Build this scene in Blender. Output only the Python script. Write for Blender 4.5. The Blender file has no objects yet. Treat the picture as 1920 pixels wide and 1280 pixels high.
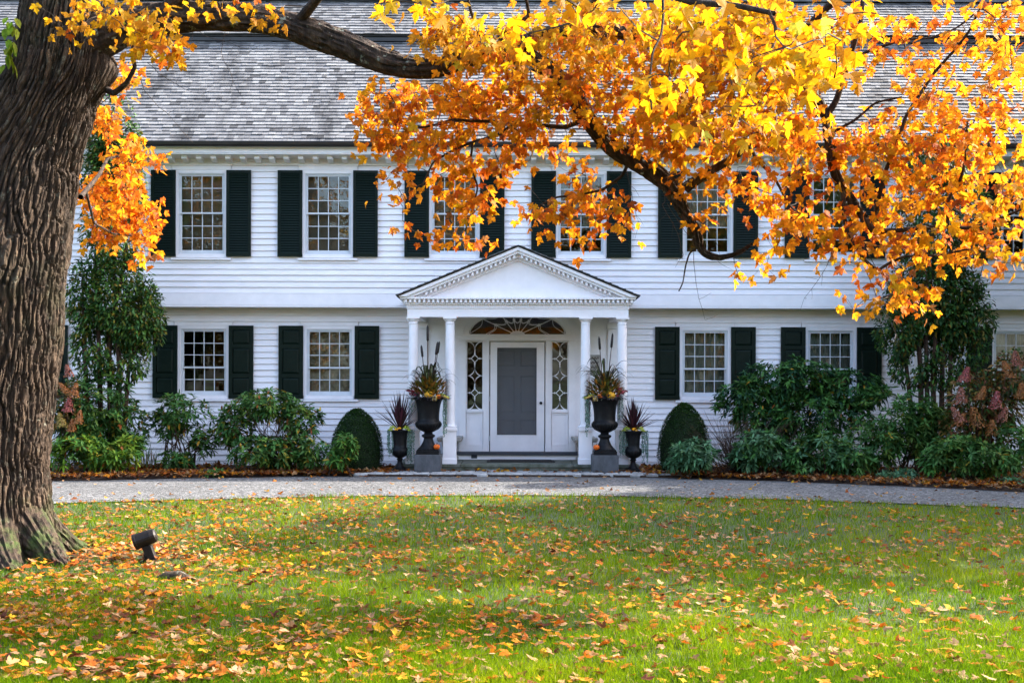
import bpy, math, random
import numpy as np
from math import sin, cos, pi, radians, sqrt
from mathutils import Vector, Matrix

rng = np.random.default_rng(7)
random.seed(7)
S = bpy.context.scene
COL = S.collection

# ------------------------------------------------------------------ camera
D = 22.0            # camera to upper facade, metres
EYE = 1.45
FPX = 2200.0        # focal length in pixels of a 1920-wide frame
cam_d = bpy.data.cameras.new('camera')
cam_d.sensor_width = 36
cam_d.lens = FPX / 1920 * 36
cam_d.shift_y = 95 / 1920
cam_d.clip_start = 0.1
cam_d.clip_end = 3000
cam = bpy.data.objects.new('camera', cam_d)
COL.objects.link(cam)
cam.location = (0, -D, EYE)
cam.rotation_euler = (pi / 2, radians(-0.17), 0)
S.camera = cam

# ------------------------------------------------------------------ world, sun, exposure
SUN_EL, SUN_AZ = 37.0, 22.0     # elevation; degrees behind the facade plane, from the right (+x)
sd = Vector((cos(radians(SUN_EL)) * cos(radians(SUN_AZ)), cos(radians(SUN_EL)) * sin(radians(SUN_AZ)), sin(radians(SUN_EL))))
world = bpy.data.worlds.new('World')
S.world = world
world.use_nodes = True
wn = world.node_tree
bg = wn.nodes['Background']
sky = wn.nodes.new('ShaderNodeTexSky')
sky.sky_type = 'NISHITA'
sky.sun_disc = False
sky.sun_elevation = radians(SUN_EL)
sky.sun_rotation = radians(90 - SUN_AZ)
sky.air_density = 1.0
sky.dust_density = 4.0
sky.ozone_density = 1.0
wn.links.new(sky.outputs[0], bg.inputs[0])
bg.inputs[1].default_value = 0.15
sun_d = bpy.data.lights.new('sun', 'SUN')
sun_d.energy = 3.0
sun_d.angle = radians(0.5)
sun_d.color = (1.0, 0.93, 0.82)
sun = bpy.data.objects.new('sun', sun_d)
COL.objects.link(sun)
sun.rotation_euler = sd.to_track_quat('Z', 'Y').to_euler()
S.view_settings.view_transform = 'Standard'
S.view_settings.look = 'None'
S.view_settings.gamma = 1
S.view_settings.use_curve_mapping = False
S.view_settings.exposure = 2.75
S.render.engine = 'CYCLES'
S.cycles.max_bounces = 8
S.cycles.transparent_max_bounces = 16
S.cycles.caustics_reflective = False
S.cycles.caustics_refractive = False
S.cycles.sample_clamp_indirect = 6

# measurements taken in the photograph turned into metres at a known distance from the camera
def PX(px, d=D): return (px - 960) * d / FPX
def PZ(py, d=D): return EYE + (735 - py) * d / FPX
def PT(px, py, d): return np.array((PX(px, d), d - D, PZ(py, d)))
def GD(py): return EYE * FPX / (py - 735)      # distance of a ground point seen at row py

# ------------------------------------------------------------------ helpers
class MB:
    """collects faces; build() links them as one mesh object"""
    def __init__(s): s.v = []; s.f = []; s.c = []
    def add(s, vs, fs, col=None):
        n = len(s.v); s.v.extend([tuple(map(float, p)) for p in vs]); s.f.extend([tuple(i + n for i in f) for f in fs])
        if col is not None: s.c.extend([col] * len(vs))
        return s
    def box(s, x0, x1, y0, y1, z0, z1, col=None):
        return s.add([(x0,y0,z0),(x1,y0,z0),(x1,y1,z0),(x0,y1,z0),(x0,y0,z1),(x1,y0,z1),(x1,y1,z1),(x0,y1,z1)],
                     [(0,3,2,1),(4,5,6,7),(0,1,5,4),(1,2,6,5),(2,3,7,6),(3,0,4,7)], col)
    def prism_y(s, poly, y0, y1):
        n = len(poly)
        vs = [(x, y0, z) for x, z in poly] + [(x, y1, z) for x, z in poly]
        fs = [tuple(range(n)), tuple(range(2*n-1, n-1, -1))] + [((i+1) % n, i, n+i, n+(i+1) % n) for i in range(n)]
        return s.add(vs, fs)
    def prism_x(s, poly, x0, x1):       # poly of (y, z)
        n = len(poly)
        vs = [(x0, y, z) for y, z in poly] + [(x1, y, z) for y, z in poly]
        fs = [tuple(range(n-1, -1, -1)), tuple(range(n, 2*n))] + [(i, (i+1) % n, n+(i+1) % n, n+i) for i in range(n)]
        return s.add(vs, fs)
    def bars(s, pts, w, y0, y1):        # flat bar of width w along a polyline in the xz plane
        pts = [Vector((p[0], p[1])) for p in pts]
        L = []; R = []
        for i, p in enumerate(pts):
            a = pts[max(i-1, 0)]; b = pts[min(i+1, len(pts)-1)]
            t = (b - a).normalized(); nn = Vector((-t.y, t.x)) * w/2
            L.append(p + nn); R.append(p - nn)
        for i in range(len(pts)-1):
            s.prism_y([(L[i].x,L[i].y),(L[i+1].x,L[i+1].y),(R[i+1].x,R[i+1].y),(R[i].x,R[i].y)], y0, y1)
        return s
    def lathe(s, prof, n=24, c=(0,0,0), rib=None, cap=True, col=None):
        vs = []; fs = []
        for r, z in prof:
            for k in range(n):
                a = 2*pi*k/n
                rr = r*(1+(rib(a, z) if rib else 0))
                vs.append((c[0]+rr*cos(a), c[1]+rr*sin(a), c[2]+z))
        m = len(prof)
        for i in range(m-1):
            for k in range(n):
                fs.append((i*n+k, i*n+(k+1) % n, (i+1)*n+(k+1) % n, (i+1)*n+k))
        if cap:
            fs.append(tuple(range(n-1, -1, -1))); fs.append(tuple((m-1)*n+k for k in range(n)))
        return s.add(vs, fs, col)
    def tube(s, pts, rad, n=6, col=None):
        pts = [Vector(p) for p in pts]; m = len(pts)
        if not hasattr(rad, '__len__'): rad = [rad]*m
        vs = []; fs = []; u = None
        for i, p in enumerate(pts):
            t = (pts[min(i+1, m-1)] - pts[max(i-1, 0)])
            if t.length < 1e-9: t = Vector((0,0,1))
            t.normalize()
            if u is None: u = t.orthogonal().normalized()
            else:
                u = u - t*u.dot(t)
                u = u.normalized() if u.length > 1e-6 else t.orthogonal().normalized()
            w = t.cross(u)
            for k in range(n):
                a = 2*pi*k/n
                vs.append(p + (u*cos(a) + w*sin(a))*rad[i])
        for i in range(m-1):
            for k in range(n):
                fs.append((i*n+k, i*n+(k+1) % n, (i+1)*n+(k+1) % n, (i+1)*n+k))
        fs.append(tuple(range(n-1, -1, -1))); fs.append(tuple((m-1)*n+k for k in range(n)))
        return s.add(vs, fs, col)
    def mesh(s, name, mat=None, smooth=False):
        me = bpy.data.meshes.new(name)
        me.from_pydata(s.v, [], s.f)
        if s.c and len(s.c) == len(s.v): setcol(me, np.array(s.c, float))
        if mat: me.materials.append(mat)
        if smooth: me.shade_smooth()
        return me
    def build(s, name, mat, parent=None, smooth=False, bevel=0, loc=(0,0,0)):
        o = bpy.data.objects.new(name, s.mesh(name, mat, smooth)); COL.objects.link(o)
        o.location = loc
        if parent: o.parent = parent
        if bevel:
            b = o.modifiers.new('bevel', 'BEVEL'); b.width = bevel; b.segments = 2; b.limit_method = 'ANGLE'
        return o

def setcol(me, c):
    a = me.color_attributes.new('Col', 'FLOAT_COLOR', 'POINT')
    c = np.asarray(c, float)
    if c.shape[1] == 3: c = np.c_[c, np.ones(len(c))]
    a.data.foreach_set('color', c.astype(np.float32).ravel())

def npmesh(name, V, F, mat, col=None, parent=None, smooth=False, loc=(0,0,0)):
    """V (n,3); F (m,k) with fixed k (3 or 4)"""
    V = np.asarray(V, np.float32); F = np.asarray(F, np.int32)
    me = bpy.data.meshes.new(name); k = F.shape[1]
    me.vertices.add(len(V)); me.vertices.foreach_set('co', V.ravel())
    me.loops.add(F.size); me.loops.foreach_set('vertex_index', F.ravel())
    me.polygons.add(len(F)); me.polygons.foreach_set('loop_start', np.arange(0, F.size, k, dtype=np.int32))
    me.polygons.foreach_set('loop_total', np.full(len(F), k, np.int32))
    me.update(calc_edges=True)
    if col is not None: setcol(me, col)
    if smooth: me.shade_smooth()
    else: me.shade_flat()
    me.materials.append(mat)
    o = bpy.data.objects.new(name, me); COL.objects.link(o); o.location = loc
    if parent: o.parent = parent
    return o

def tag(o, label=None, cat=None, group=None, kind=None):
    if label: o['label'] = label
    if cat: o['category'] = cat
    if group: o['group'] = group
    if kind: o['kind'] = kind
    return o
def empty(name, loc=(0,0,0), rz=0):
    o = bpy.data.objects.new(name, None); COL.objects.link(o); o.location = loc; o.rotation_euler = (0,0,rz)
    o.empty_display_size = 0.2
    return o
def inst(name, me, parent=None, loc=(0,0,0), rot=(0,0,0), scale=(1,1,1)):
    o = bpy.data.objects.new(name, me); COL.objects.link(o)
    o.location = loc; o.rotation_euler = rot; o.scale = scale
    if parent: o.parent = parent
    return o

# ------------------------------------------------------------------ noise on numpy arrays
def _hash(ix, iy, seed):
    h = (ix.astype(np.int64)*374761393 + iy.astype(np.int64)*668265263 + seed*1442695041) & 0x7fffffff
    h = ((h ^ (h >> 13))*1274126177) & 0x7fffffff
    return ((h ^ (h >> 16)) & 0xffff)/65535.0
def vnoise(x, y, seed=0, perx=0):
    x = np.asarray(x, float); y = np.asarray(y, float)
    ix = np.floor(x).astype(np.int64); iy = np.floor(y).astype(np.int64)
    fx = x-ix; fy = y-iy
    fx = fx*fx*(3-2*fx); fy = fy*fy*(3-2*fy)
    ix1 = ix+1
    if perx: ix = ix % perx; ix1 = ix1 % perx
    a = _hash(ix, iy, seed); b = _hash(ix1, iy, seed); c = _hash(ix, iy+1, seed); d = _hash(ix1, iy+1, seed)
    return (a*(1-fx)+b*fx)*(1-fy)+(c*(1-fx)+d*fx)*fy

# ------------------------------------------------------------------ materials
def newmat(name):
    m = bpy.data.materials.new(name); m.use_nodes = True
    nt = m.node_tree; nt.nodes.clear()
    out = nt.nodes.new('ShaderNodeOutputMaterial')
    return m, nt, out
def node(nt, t, **kw):
    n = nt.nodes.new('ShaderNode'+t)
    for k, v in kw.items():
        if k in n.inputs: n.inputs[k].default_value = v
        else: setattr(n, k, v)
    return n
def ramp(nt, stops):
    r = nt.nodes.new('ShaderNodeValToRGB'); el = r.color_ramp.elements
    while len(el) < len(stops): el.new(0.5)
    for e, (p, c) in zip(el, stops): e.position = p; e.color = (*c, 1)
    return r
def noisy(name, stops, scale=5, rough=0.6, bump=0.2, bscale=60, stretch=(1,1,1), spec=0.3, detail=6, bdist=0.01, rand=0.0):
    m, nt, out = newmat(name); L = nt.links.new
    p = node(nt, 'BsdfPrincipled'); p.inputs['Roughness'].default_value = rough; p.inputs['Specular IOR Level'].default_value = spec
    tc = node(nt, 'TexCoord'); mp = node(nt, 'Mapping'); mp.inputs['Scale'].default_value = stretch
    L(tc.outputs['Object'], mp.inputs['Vector'])
    n = node(nt, 'TexNoise', Scale=scale, Detail=detail, Roughness=0.6); L(mp.outputs[0], n.inputs['Vector'])
    r = ramp(nt, stops); L(n.outputs[0], r.inputs[0])
    src = r.outputs[0]
    if rand:
        oi = node(nt, 'ObjectInfo'); mr = node(nt, 'MapRange'); L(oi.outputs['Random'], mr.inputs['Value'])
        mr.inputs['To Min'].default_value = 1-rand; mr.inputs['To Max'].default_value = 1+rand*0.4
        mx = node(nt, 'VectorMath', operation='SCALE'); L(src, mx.inputs[0]); L(mr.outputs[0], mx.inputs['Scale']); src = mx.outputs[0]
    L(src, p.inputs['Base Color'])
    if bump:
        b2 = node(nt, 'TexNoise', Scale=bscale, Detail=5); L(mp.outputs[0], b2.inputs['Vector'])
        b = node(nt, 'Bump', Strength=bump, Distance=bdist); L(b2.outputs[0], b.inputs['Height']); L(b.outputs[0], p.inputs['Normal'])
    L(p.outputs[0], out.inputs[0])
    return m
def g(v): return (v, v, v)

def leafmat(name, trans=0.5, rough=0.5, spec=0.3, var=0.25, glossmix=0.08, tboost=1.0, spots=False):
    m, nt, out = newmat(name); L = nt.links.new
    at = node(nt, 'Attribute', attribute_name='Col')
    tc = node(nt, 'TexCoord'); n = node(nt, 'TexNoise', Scale=35, Detail=3); L(tc.outputs['Object'], n.inputs['Vector'])
    mr = node(nt, 'MapRange'); mr.inputs['From Min'].default_value = 0.3; mr.inputs['From Max'].default_value = 0.7
    mr.inputs['To Min'].default_value = 1-var; mr.inputs['To Max'].default_value = 1+var*0.6; L(n.outputs[0], mr.inputs['Value'])
    sc = node(nt, 'VectorMath', operation='SCALE'); L(at.outputs['Color'], sc.inputs[0]); L(mr.outputs[0], sc.inputs['Scale'])
    if spots:
        n2 = node(nt, 'TexNoise', Scale=85, Detail=2); L(tc.outputs['Object'], n2.inputs['Vector'])
        sr = ramp(nt, [(0.64, (1, 1, 1)), (0.72, (.42, .26, .2))]); L(n2.outputs[0], sr.inputs[0])
        sm = node(nt, 'VectorMath', operation='MULTIPLY'); L(sc.outputs[0], sm.inputs[0]); L(sr.outputs[0], sm.inputs[1]); sc = sm
    p = node(nt, 'BsdfPrincipled', Roughness=rough); p.inputs['Specular IOR Level'].default_value = spec
    L(sc.outputs[0], p.inputs['Base Color'])
    t = node(nt, 'BsdfTranslucent'); sb = node(nt, 'VectorMath', operation='SCALE'); sb.inputs['Scale'].default_value = tboost
    L(sc.outputs[0], sb.inputs[0]); L(sb.outputs[0], t.inputs['Color'])
    mx = node(nt, 'MixShader'); mx.inputs[0].default_value = trans
    L(p.outputs[0], mx.inputs[1]); L(t.outputs[0], mx.inputs[2]); L(mx.outputs[0], out.inputs[0])
    return m

M = {}
M['white'] = noisy('white_paint', [(0.3, (0.77,0.735,0.755)), (0.7, (0.86,0.825,0.845))], 3, 0.45, 0.12, 40, (1,1,4), 0.35, rand=0.05)
M['white_trim'] = noisy('white_trim_paint', [(0.3, (0.78,0.75,0.77)), (0.7, (0.87,0.835,0.855))], 4, 0.4, 0.06, 50)
M['sash'] = noisy('grey_white_sash_paint', [(0.3, (0.55,0.57,0.6)), (0.7, (0.64,0.66,0.69))], 6, 0.4, 0.05, 50)
M['shutter'] = noisy('black_green_shutter_paint', [(0.3, (0.003,0.009,0.006)), (0.7, (0.007,0.014,0.010))], 7, 0.4, 0.1, 60, spec=0.12)
M['grey_door'] = noisy('grey_door_paint', [(0.3, (0.25,0.25,0.26)), (0.7, (0.30,0.30,0.31))], 3, 0.5, 0.05, 40)
M['dark_paint'] = noisy('slate_blue_threshold', [(0.3, (0.035,0.04,0.05)), (0.7, (0.06,0.065,0.08))], 6, 0.5, 0.1)
M['gutter'] = noisy('dark_brown_gutter', [(0.3, (0.014,0.011,0.01)), (0.7, (0.035,0.028,0.024))], 5, 0.4, 0.1, 30, (0.3,1,1), 0.4)
M['iron'] = noisy('black_cast_iron', [(0.3, (0.004,0.004,0.0045)), (0.6, (0.009,0.009,0.01)), (0.8, (0.018,0.018,0.02))], 12, 0.45, 0.3, 90, spec=0.15)
M['plinth'] = noisy('dark_grey_stone', [(0.3, (0.05,0.053,0.058)), (0.65, (0.09,0.095,0.105)), (0.85, (0.15,0.155,0.17))], 9, 0.8, 0.5, 50, (1,1,0.5))
M['step'] = noisy('mossy_bluestone', [(0.3, (0.05,0.055,0.035)), (0.5, (0.1,0.11,0.085)), (0.75, (0.17,0.17,0.155))], 7, 0.85, 0.6, 40)
M['stone_light'] = noisy('weathered_pale_stone', [(0.3, (0.22,0.21,0.19)), (0.7, (0.42,0.4,0.37))], 12, 0.8, 0.5, 60)
M['cobble'] = noisy('granite_sett', [(0.3, (0.17,0.17,0.165)), (0.7, (0.36,0.36,0.36))], 14, 0.8, 0.5, 60, rand=0.3)
M['mat'] = noisy('black_rubber_mat', [(0.3, (0.012,0.011,0.011)), (0.7, (0.035,0.03,0.028))], 30, 0.8, 0.6, 150)
M['metal_dark'] = noisy('dark_bronze_metal', [(0.3, (0.008,0.006,0.005)), (0.7, (0.018,0.014,0.012))], 10, 0.5, 0.15, 60, spec=0.2)
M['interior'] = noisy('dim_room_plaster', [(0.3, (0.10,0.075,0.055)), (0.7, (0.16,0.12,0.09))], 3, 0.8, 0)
M['roofdeck'] = noisy('roof_deck_wood', [(0.3, (0.03,0.028,0.026)), (0.7, (0.06,0.055,0.05))], 4, 0.9, 0.2)
M['curtain'] = noisy('cream_curtain_cloth', [(0.3, (0.30,0.26,0.19)), (0.7, (0.40,0.36,0.27))], 6, 0.9, 0.2, 80)
M['curtain_grey'] = noisy('pale_sheer_cloth', [(0.3, (0.20,0.22,0.19)), (0.7, (0.30,0.31,0.27))], 6, 0.9, 0.2, 80)
M['blind'] = noisy('grey_green_roller_blind', [(0.3, (0.17,0.155,0.12)), (0.7, (0.22,0.20,0.16))], 2, 0.9, 0.1, 80)

def shingle_mat():
    m, nt, out = newmat('weathered_cedar_shingle'); L = nt.links.new
    ge = node(nt, 'NewGeometry'); oi = node(nt, 'ObjectInfo')
    ad = node(nt, 'Math', operation='ADD'); L(ge.outputs['Random Per Island'], ad.inputs[0]); L(oi.outputs['Random'], ad.inputs[1])
    fr = node(nt, 'Math', operation='FRACT'); L(ad.outputs[0], fr.inputs[0])
    r = ramp(nt, [(0.0, (0.035,0.034,0.034)), (0.10, (0.095,0.095,0.098)), (0.6, (0.14,0.14,0.144)), (1.0, (0.19,0.19,0.188))]); L(fr.outputs[0], r.inputs[0])
    n2 = node(nt, 'TexNoise', Scale=0.9, Detail=7, Roughness=0.65)
    mp2 = node(nt, 'Mapping'); mp2.inputs['Scale'].default_value = (1.4, 0.5, 0.5); tcw = node(nt, 'NewGeometry'); L(tcw.outputs['Position'], mp2.inputs['Vector']); L(mp2.outputs[0], n2.inputs['Vector'])
    r2 = ramp(nt, [(0.34, g(0.32)), (0.48, g(0.9)), (0.7, g(1.2))]); L(n2.outputs[0], r2.inputs[0])
    tc = node(nt, 'NewGeometry'); mp = node(nt, 'Mapping'); mp.inputs['Scale'].default_value = (60, 6, 6); L(tc.outputs['Position'], mp.inputs['Vector'])
    n3 = node(nt, 'TexNoise', Scale=1.5, Detail=4); L(mp.outputs[0], n3.inputs['Vector'])
    mx = node(nt, 'Mix', data_type='RGBA', blend_type='MULTIPLY'); mx.inputs[0].default_value = 1
    L(r.outputs[0], mx.inputs[6]); L(r2.outputs[0], mx.inputs[7])
    p = node(nt, 'BsdfPrincipled', Roughness=0.7); p.inputs['Specular IOR Level'].default_value = 0.3
    L(mx.outputs[2], p.inputs['Base Color'])
    b = node(nt, 'Bump', Strength=0.4, Distance=0.004); L(n3.outputs[0], b.inputs['Height']); L(b.outputs[0], p.inputs['Normal'])
    L(p.outputs[0], out.inputs[0]); return m
M['shingle'] = shingle_mat()

def glass_mat():
    m, nt, out = newmat('old_window_glass'); L = nt.links.new
    tc = node(nt, 'NewGeometry'); n = node(nt, 'TexNoise', Scale=2.2, Detail=2); L(tc.outputs['Position'], n.inputs['Vector'])
    b = node(nt, 'Bump', Strength=0.25, Distance=0.02); L(n.outputs[0], b.inputs['Height'])
    fr = node(nt, 'Fresnel', IOR=1.5)
    tr = node(nt, 'BsdfTransparent'); tr.inputs[0].default_value = (0.9,0.92,0.9,1)
    gl = node(nt, 'BsdfGlossy', Roughness=0.01); L(b.outputs[0], gl.inputs['Normal'])
    ml = node(nt, 'Math', operation='MULTIPLY_ADD'); ml.inputs[1].default_value = 1.1; ml.inputs[2].default_value = 0.0; L(fr.outputs[0], ml.inputs[0])
    mx = node(nt, 'MixShader'); L(ml.outputs[0], mx.inputs[0]); L(tr.outputs[0], mx.inputs[1]); L(gl.outputs[0], mx.inputs[2])
    L(mx.outputs[0], out.inputs[0]); return m
M['glass'] = glass_mat()
def screen_mat():
    m, nt, out = newmat('grey_insect_screen'); L = nt.links.new
    d = node(nt, 'BsdfDiffuse'); d.inputs[0].default_value = (.10, .10, .11, 1); t = node(nt, 'BsdfTransparent')
    mx = node(nt, 'MixShader'); mx.inputs[0].default_value = .28; L(t.outputs[0], mx.inputs[1]); L(d.outputs[0], mx.inputs[2]); L(mx.outputs[0], out.inputs[0]); return m
M['screen'] = screen_mat()

def bark_mat():
    m, nt, out = newmat('maple_bark'); L = nt.links.new
    ge = node(nt, 'NewGeometry'); tc = node(nt, 'TexCoord')
    at = node(nt, 'Attribute', attribute_name='Col')     # red = furrow height, green = moss
    sx = node(nt, 'SeparateColor'); L(at.outputs['Color'], sx.inputs[0])
    mpb = node(nt, 'Mapping'); mpb.inputs['Scale'].default_value = (1,1,0.2); L(ge.outputs['Position'], mpb.inputs['Vector'])
    n = node(nt, 'TexNoise', Scale=16, Detail=8, Roughness=0.75); L(mpb.outputs[0], n.inputs['Vector'])
    r = ramp(nt, [(0.32, (0.014,0.009,0.006)), (0.5, (0.055,0.035,0.023)), (0.72, (0.175,0.118,0.076))]); L(n.outputs[0], r.inputs[0])
    mr = node(nt, 'MapRange'); mr.inputs['To Min'].default_value = 0.22; mr.inputs['To Max'].default_value = 1.0; L(sx.outputs[0], mr.inputs['Value'])
    sc = node(nt, 'VectorMath', operation='SCALE'); L(r.outputs[0], sc.inputs[0]); L(mr.outputs[0], sc.inputs['Scale'])
    # pale lichen
    n2 = node(nt, 'TexNoise', Scale=13, Detail=5, Roughness=0.65); L(ge.outputs['Position'], n2.inputs['Vector'])
    lr = ramp(nt, [(0.6, g(0)), (0.68, g(1))]); L(n2.outputs[0], lr.inputs[0])
    lm = node(nt, 'Math', operation='MULTIPLY'); L(lr.outputs[0], lm.inputs[0]); L(sx.outputs[2], lm.inputs[1])
    mx = node(nt, 'Mix', data_type='RGBA'); L(lm.outputs[0], mx.inputs[0]); L(sc.outputs[0], mx.inputs[6]); mx.inputs[7].default_value = (0.26,0.28,0.22,1)
    n3 = node(nt, 'TexNoise', Scale=5, Detail=6, Roughness=0.7); L(ge.outputs['Position'], n3.inputs['Vector'])
    gr = ramp(nt, [(0.45, g(0)), (0.6, g(1))]); L(n3.outputs[0], gr.inputs[0])
    gm = node(nt, 'Math', operation='MULTIPLY'); L(gr.outputs[0], gm.inputs[0]); L(sx.outputs[1], gm.inputs[1])
    mx2 = node(nt, 'Mix', data_type='RGBA'); L(gm.outputs[0], mx2.inputs[0]); L(mx.outputs[2], mx2.inputs[6]); mx2.inputs[7].default_value = (0.045,0.07,0.015,1)
    p = node(nt, 'BsdfPrincipled', Roughness=0.85); p.inputs['Specular IOR Level'].default_value = 0.25
    L(mx2.outputs[2], p.inputs['Base Color'])
    mp = node(nt, 'Mapping'); mp.inputs['Scale'].default_value = (1,1,0.16); L(ge.outputs['Position'], mp.inputs['Vector'])
    n4 = node(nt, 'TexNoise', Scale=60, Detail=6, Roughness=0.75); L(mp.outputs[0], n4.inputs['Vector'])
    b = node(nt, 'Bump', Strength=1.0, Distance=0.02); L(n4.outputs[0], b.inputs['Height']); L(b.outputs[0], p.inputs['Normal'])
    L(p.outputs[0], out.inputs[0]); return m
M['bark'] = bark_mat()
M['twig'] = noisy('dark_twig_bark', [(0.3, (0.03,0.02,0.014)), (0.7, (0.085,0.06,0.045))], 20, 0.85, 0.4, 80)
M['stem_brown'] = noisy('brown_shrub_stem', [(0.3, (0.03,0.018,0.012)), (0.7, (0.09,0.05,0.032))], 20, 0.85, 0.3, 80)
M['maple_leaf'] = leafmat('maple_leaf', 0.66, 0.55, 0.12, 0.3, tboost=1.0, spots=True)
M['dry_leaf'] = leafmat('dry_fallen_leaf', 0.25, 0.7, 0.1, 0.4)
M['evergreen_leaf'] = leafmat('evergreen_leaf', 0.2, 0.5, 0.16, 0.2)
M['grass'] = leafmat('grass_blade', 0.5, 0.8, 0.0, 0.1, tboost=1.0)
M['flower'] = leafmat('petal_and_fruit', 0.12, 0.5, 0.35, 0.15)
M['urn_plant'] = leafmat('urn_plant_leaf', 0.2, 0.5, 0.35, 0.25)

def lawn_mat():
    m, nt, out = newmat('lawn_soil_and_thatch'); L = nt.links.new
    ge = node(nt, 'NewGeometry')
    n = node(nt, 'TexNoise', Scale=1.2, Detail=8, Roughness=0.7); L(ge.outputs['Position'], n.inputs['Vector'])
    r = ramp(nt, [(0.3, (0.02,0.03,0.006)), (0.55, (0.03,0.05,0.008)), (0.75, (0.05,0.06,0.014))]); L(n.outputs[0], r.inputs[0])
    p = node(nt, 'BsdfPrincipled', Roughness=0.9); L(r.outputs[0], p.inputs['Base Color'])
    n4 = node(nt, 'TexNoise', Scale=60, Detail=4); L(ge.outputs['Position'], n4.inputs['Vector'])
    b = node(nt, 'Bump', Strength=1, Distance=0.03); L(n4.outputs[0], b.inputs['Height']); L(b.outputs[0], p.inputs['Normal'])
    L(p.outputs[0], out.inputs[0]); return m
M['lawn'] = lawn_mat()
def gravel_mat():
    m, nt, out = newmat('grey_gravel'); L = nt.links.new
    ge = node(nt, 'NewGeometry')
    v = node(nt, 'TexVoronoi', Scale=38); L(ge.outputs['Position'], v.inputs['Vector'])
    r = ramp(nt, [(0.0, (0.014,0.014,0.014)), (0.45, (0.056,0.056,0.056)), (1.0, (0.21,0.209,0.208))])
    sc_ = node(nt, 'SeparateColor'); L(v.outputs['Color'], sc_.inputs[0]); L(sc_.outputs[0], r.inputs[0])
    n = node(nt, 'TexNoise', Scale=0.7, Detail=6); L(ge.outputs['Position'], n.inputs['Vector'])
    r2 = ramp(nt, [(0.35, g(0.75)), (0.65, g(1.1))]); L(n.outputs[0], r2.inputs[0])
    mx = node(nt, 'Mix', data_type='RGBA', blend_type='MULTIPLY'); mx.inputs[0].default_value = 1
    L(r.outputs[0], mx.inputs[6]); L(r2.outputs[0], mx.inputs[7])
    p = node(nt, 'BsdfPrincipled', Roughness=0.85); L(mx.outputs[2], p.inputs['Base Color'])
    b = node(nt, 'Bump', Strength=1, Distance=0.02, invert=True); L(v.outputs['Distance'], b.inputs['Height']); L(b.outputs[0], p.inputs['Normal'])
    L(p.outputs[0], out.inputs[0]); return m
M['gravel'] = gravel_mat()
M['soil'] = noisy('dark_mulch_soil', [(0.3, (0.018,0.011,0.008)), (0.6, (0.05,0.03,0.02)), (0.8, (0.1,0.055,0.03))], 18, 0.95, 0.8, 60, bdist=0.03)
# ================================================================== GROUND
TRX, TRY = -4.42, 10.0 - D          # trunk foot
def drive_near(x): return -5.5 - 0.048*np.abs(x-0.1)**1.9 + 0.03*np.sin(x*2.1) + 0.02*np.sin(x*5.3)
def drive_far(x):
    x = np.asarray(x, float)
    return np.where(x < 0.1, -1.55 - 0.048*np.abs(x-0.1)**1.75, -1.55 - 0.095*np.abs(x-0.1)**1.75) + 0.03*np.sin(x*3.1) + 0.02*np.sin(x*7.7)
def gz(x, y):
    x = np.asarray(x, float); y = np.asarray(y, float)
    r = np.sqrt((x-TRX)**2+(y-TRY)**2)
    lawn = np.clip((drive_near(x)-y)/1.2, 0, 1)
    und = (vnoise(x*0.35+50, y*0.35+50, 3)-0.5)*0.10 + (vnoise(x*1.1+9, y*1.1+9, 4)-0.5)*0.03
    return lawn*und + 0.10*np.exp(-(r/1.1)**2)
def grid_sheet(name, xs, ys, mat, zf):
    XX, YY = np.meshgrid(xs, ys)
    V = np.c_[XX.ravel(), YY.ravel(), zf(XX.ravel(), YY.ravel())]
    nx, ny = len(xs), len(ys)
    i = (np.arange(ny-1)[:, None]*nx+np.arange(nx-1)[None]).ravel()
    return npmesh(name, V, np.c_[i, i+1, i+1+nx, i+nx], mat, smooth=True)
xs = np.r_[np.linspace(-900, -14, 14), np.linspace(-13, 13, 131), np.linspace(14, 900, 14)]
ys = np.r_[np.linspace(-900, -24, 14), np.linspace(-23, 2, 126), np.linspace(3, 1500, 20)]
tag(grid_sheet('ground', xs, ys, M['lawn'], lambda x, y: gz(x, y)-0.012), 'green lawn ground running under the whole garden', 'ground', kind='structure')
# driveway strip
dx = np.linspace(-13, 13, 300); t = np.linspace(0, 1, 16)
V = np.array([(x, drive_near(x)*(1-k)+drive_far(x)*k, 0.004+0.035*sin(pi*k)) for k in t for x in dx])
nx = len(dx); i = (np.arange(len(t)-1)[:, None]*nx+np.arange(nx-1)[None]).ravel()
tag(npmesh('driveway', V, np.c_[i, i+1, i+1+nx, i+nx], M['gravel'], smooth=True), 'curved grey gravel driveway between lawn and house', 'driveway', kind='structure')
# planting bed between driveway and wall
t = np.linspace(0, 1, 12)
V = np.array([(x, (drive_far(x)-0.06)*(1-k)+0.5*k, 0.008+0.05*min(1, k*4)*(0.6+0.6*float(vnoise(x*1.5+40, k*6, 8)))) for k in t for x in dx])
i = (np.arange(len(t)-1)[:, None]*nx+np.arange(nx-1)[None]).ravel()
tag(npmesh('planting_bed', V, np.c_[i, i+1, i+1+nx, i+nx], M['soil'], smooth=True), 'dark mulched planting bed along the house wall', 'flower bed', kind='structure')
def bedz(x, y): return 0.05
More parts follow.
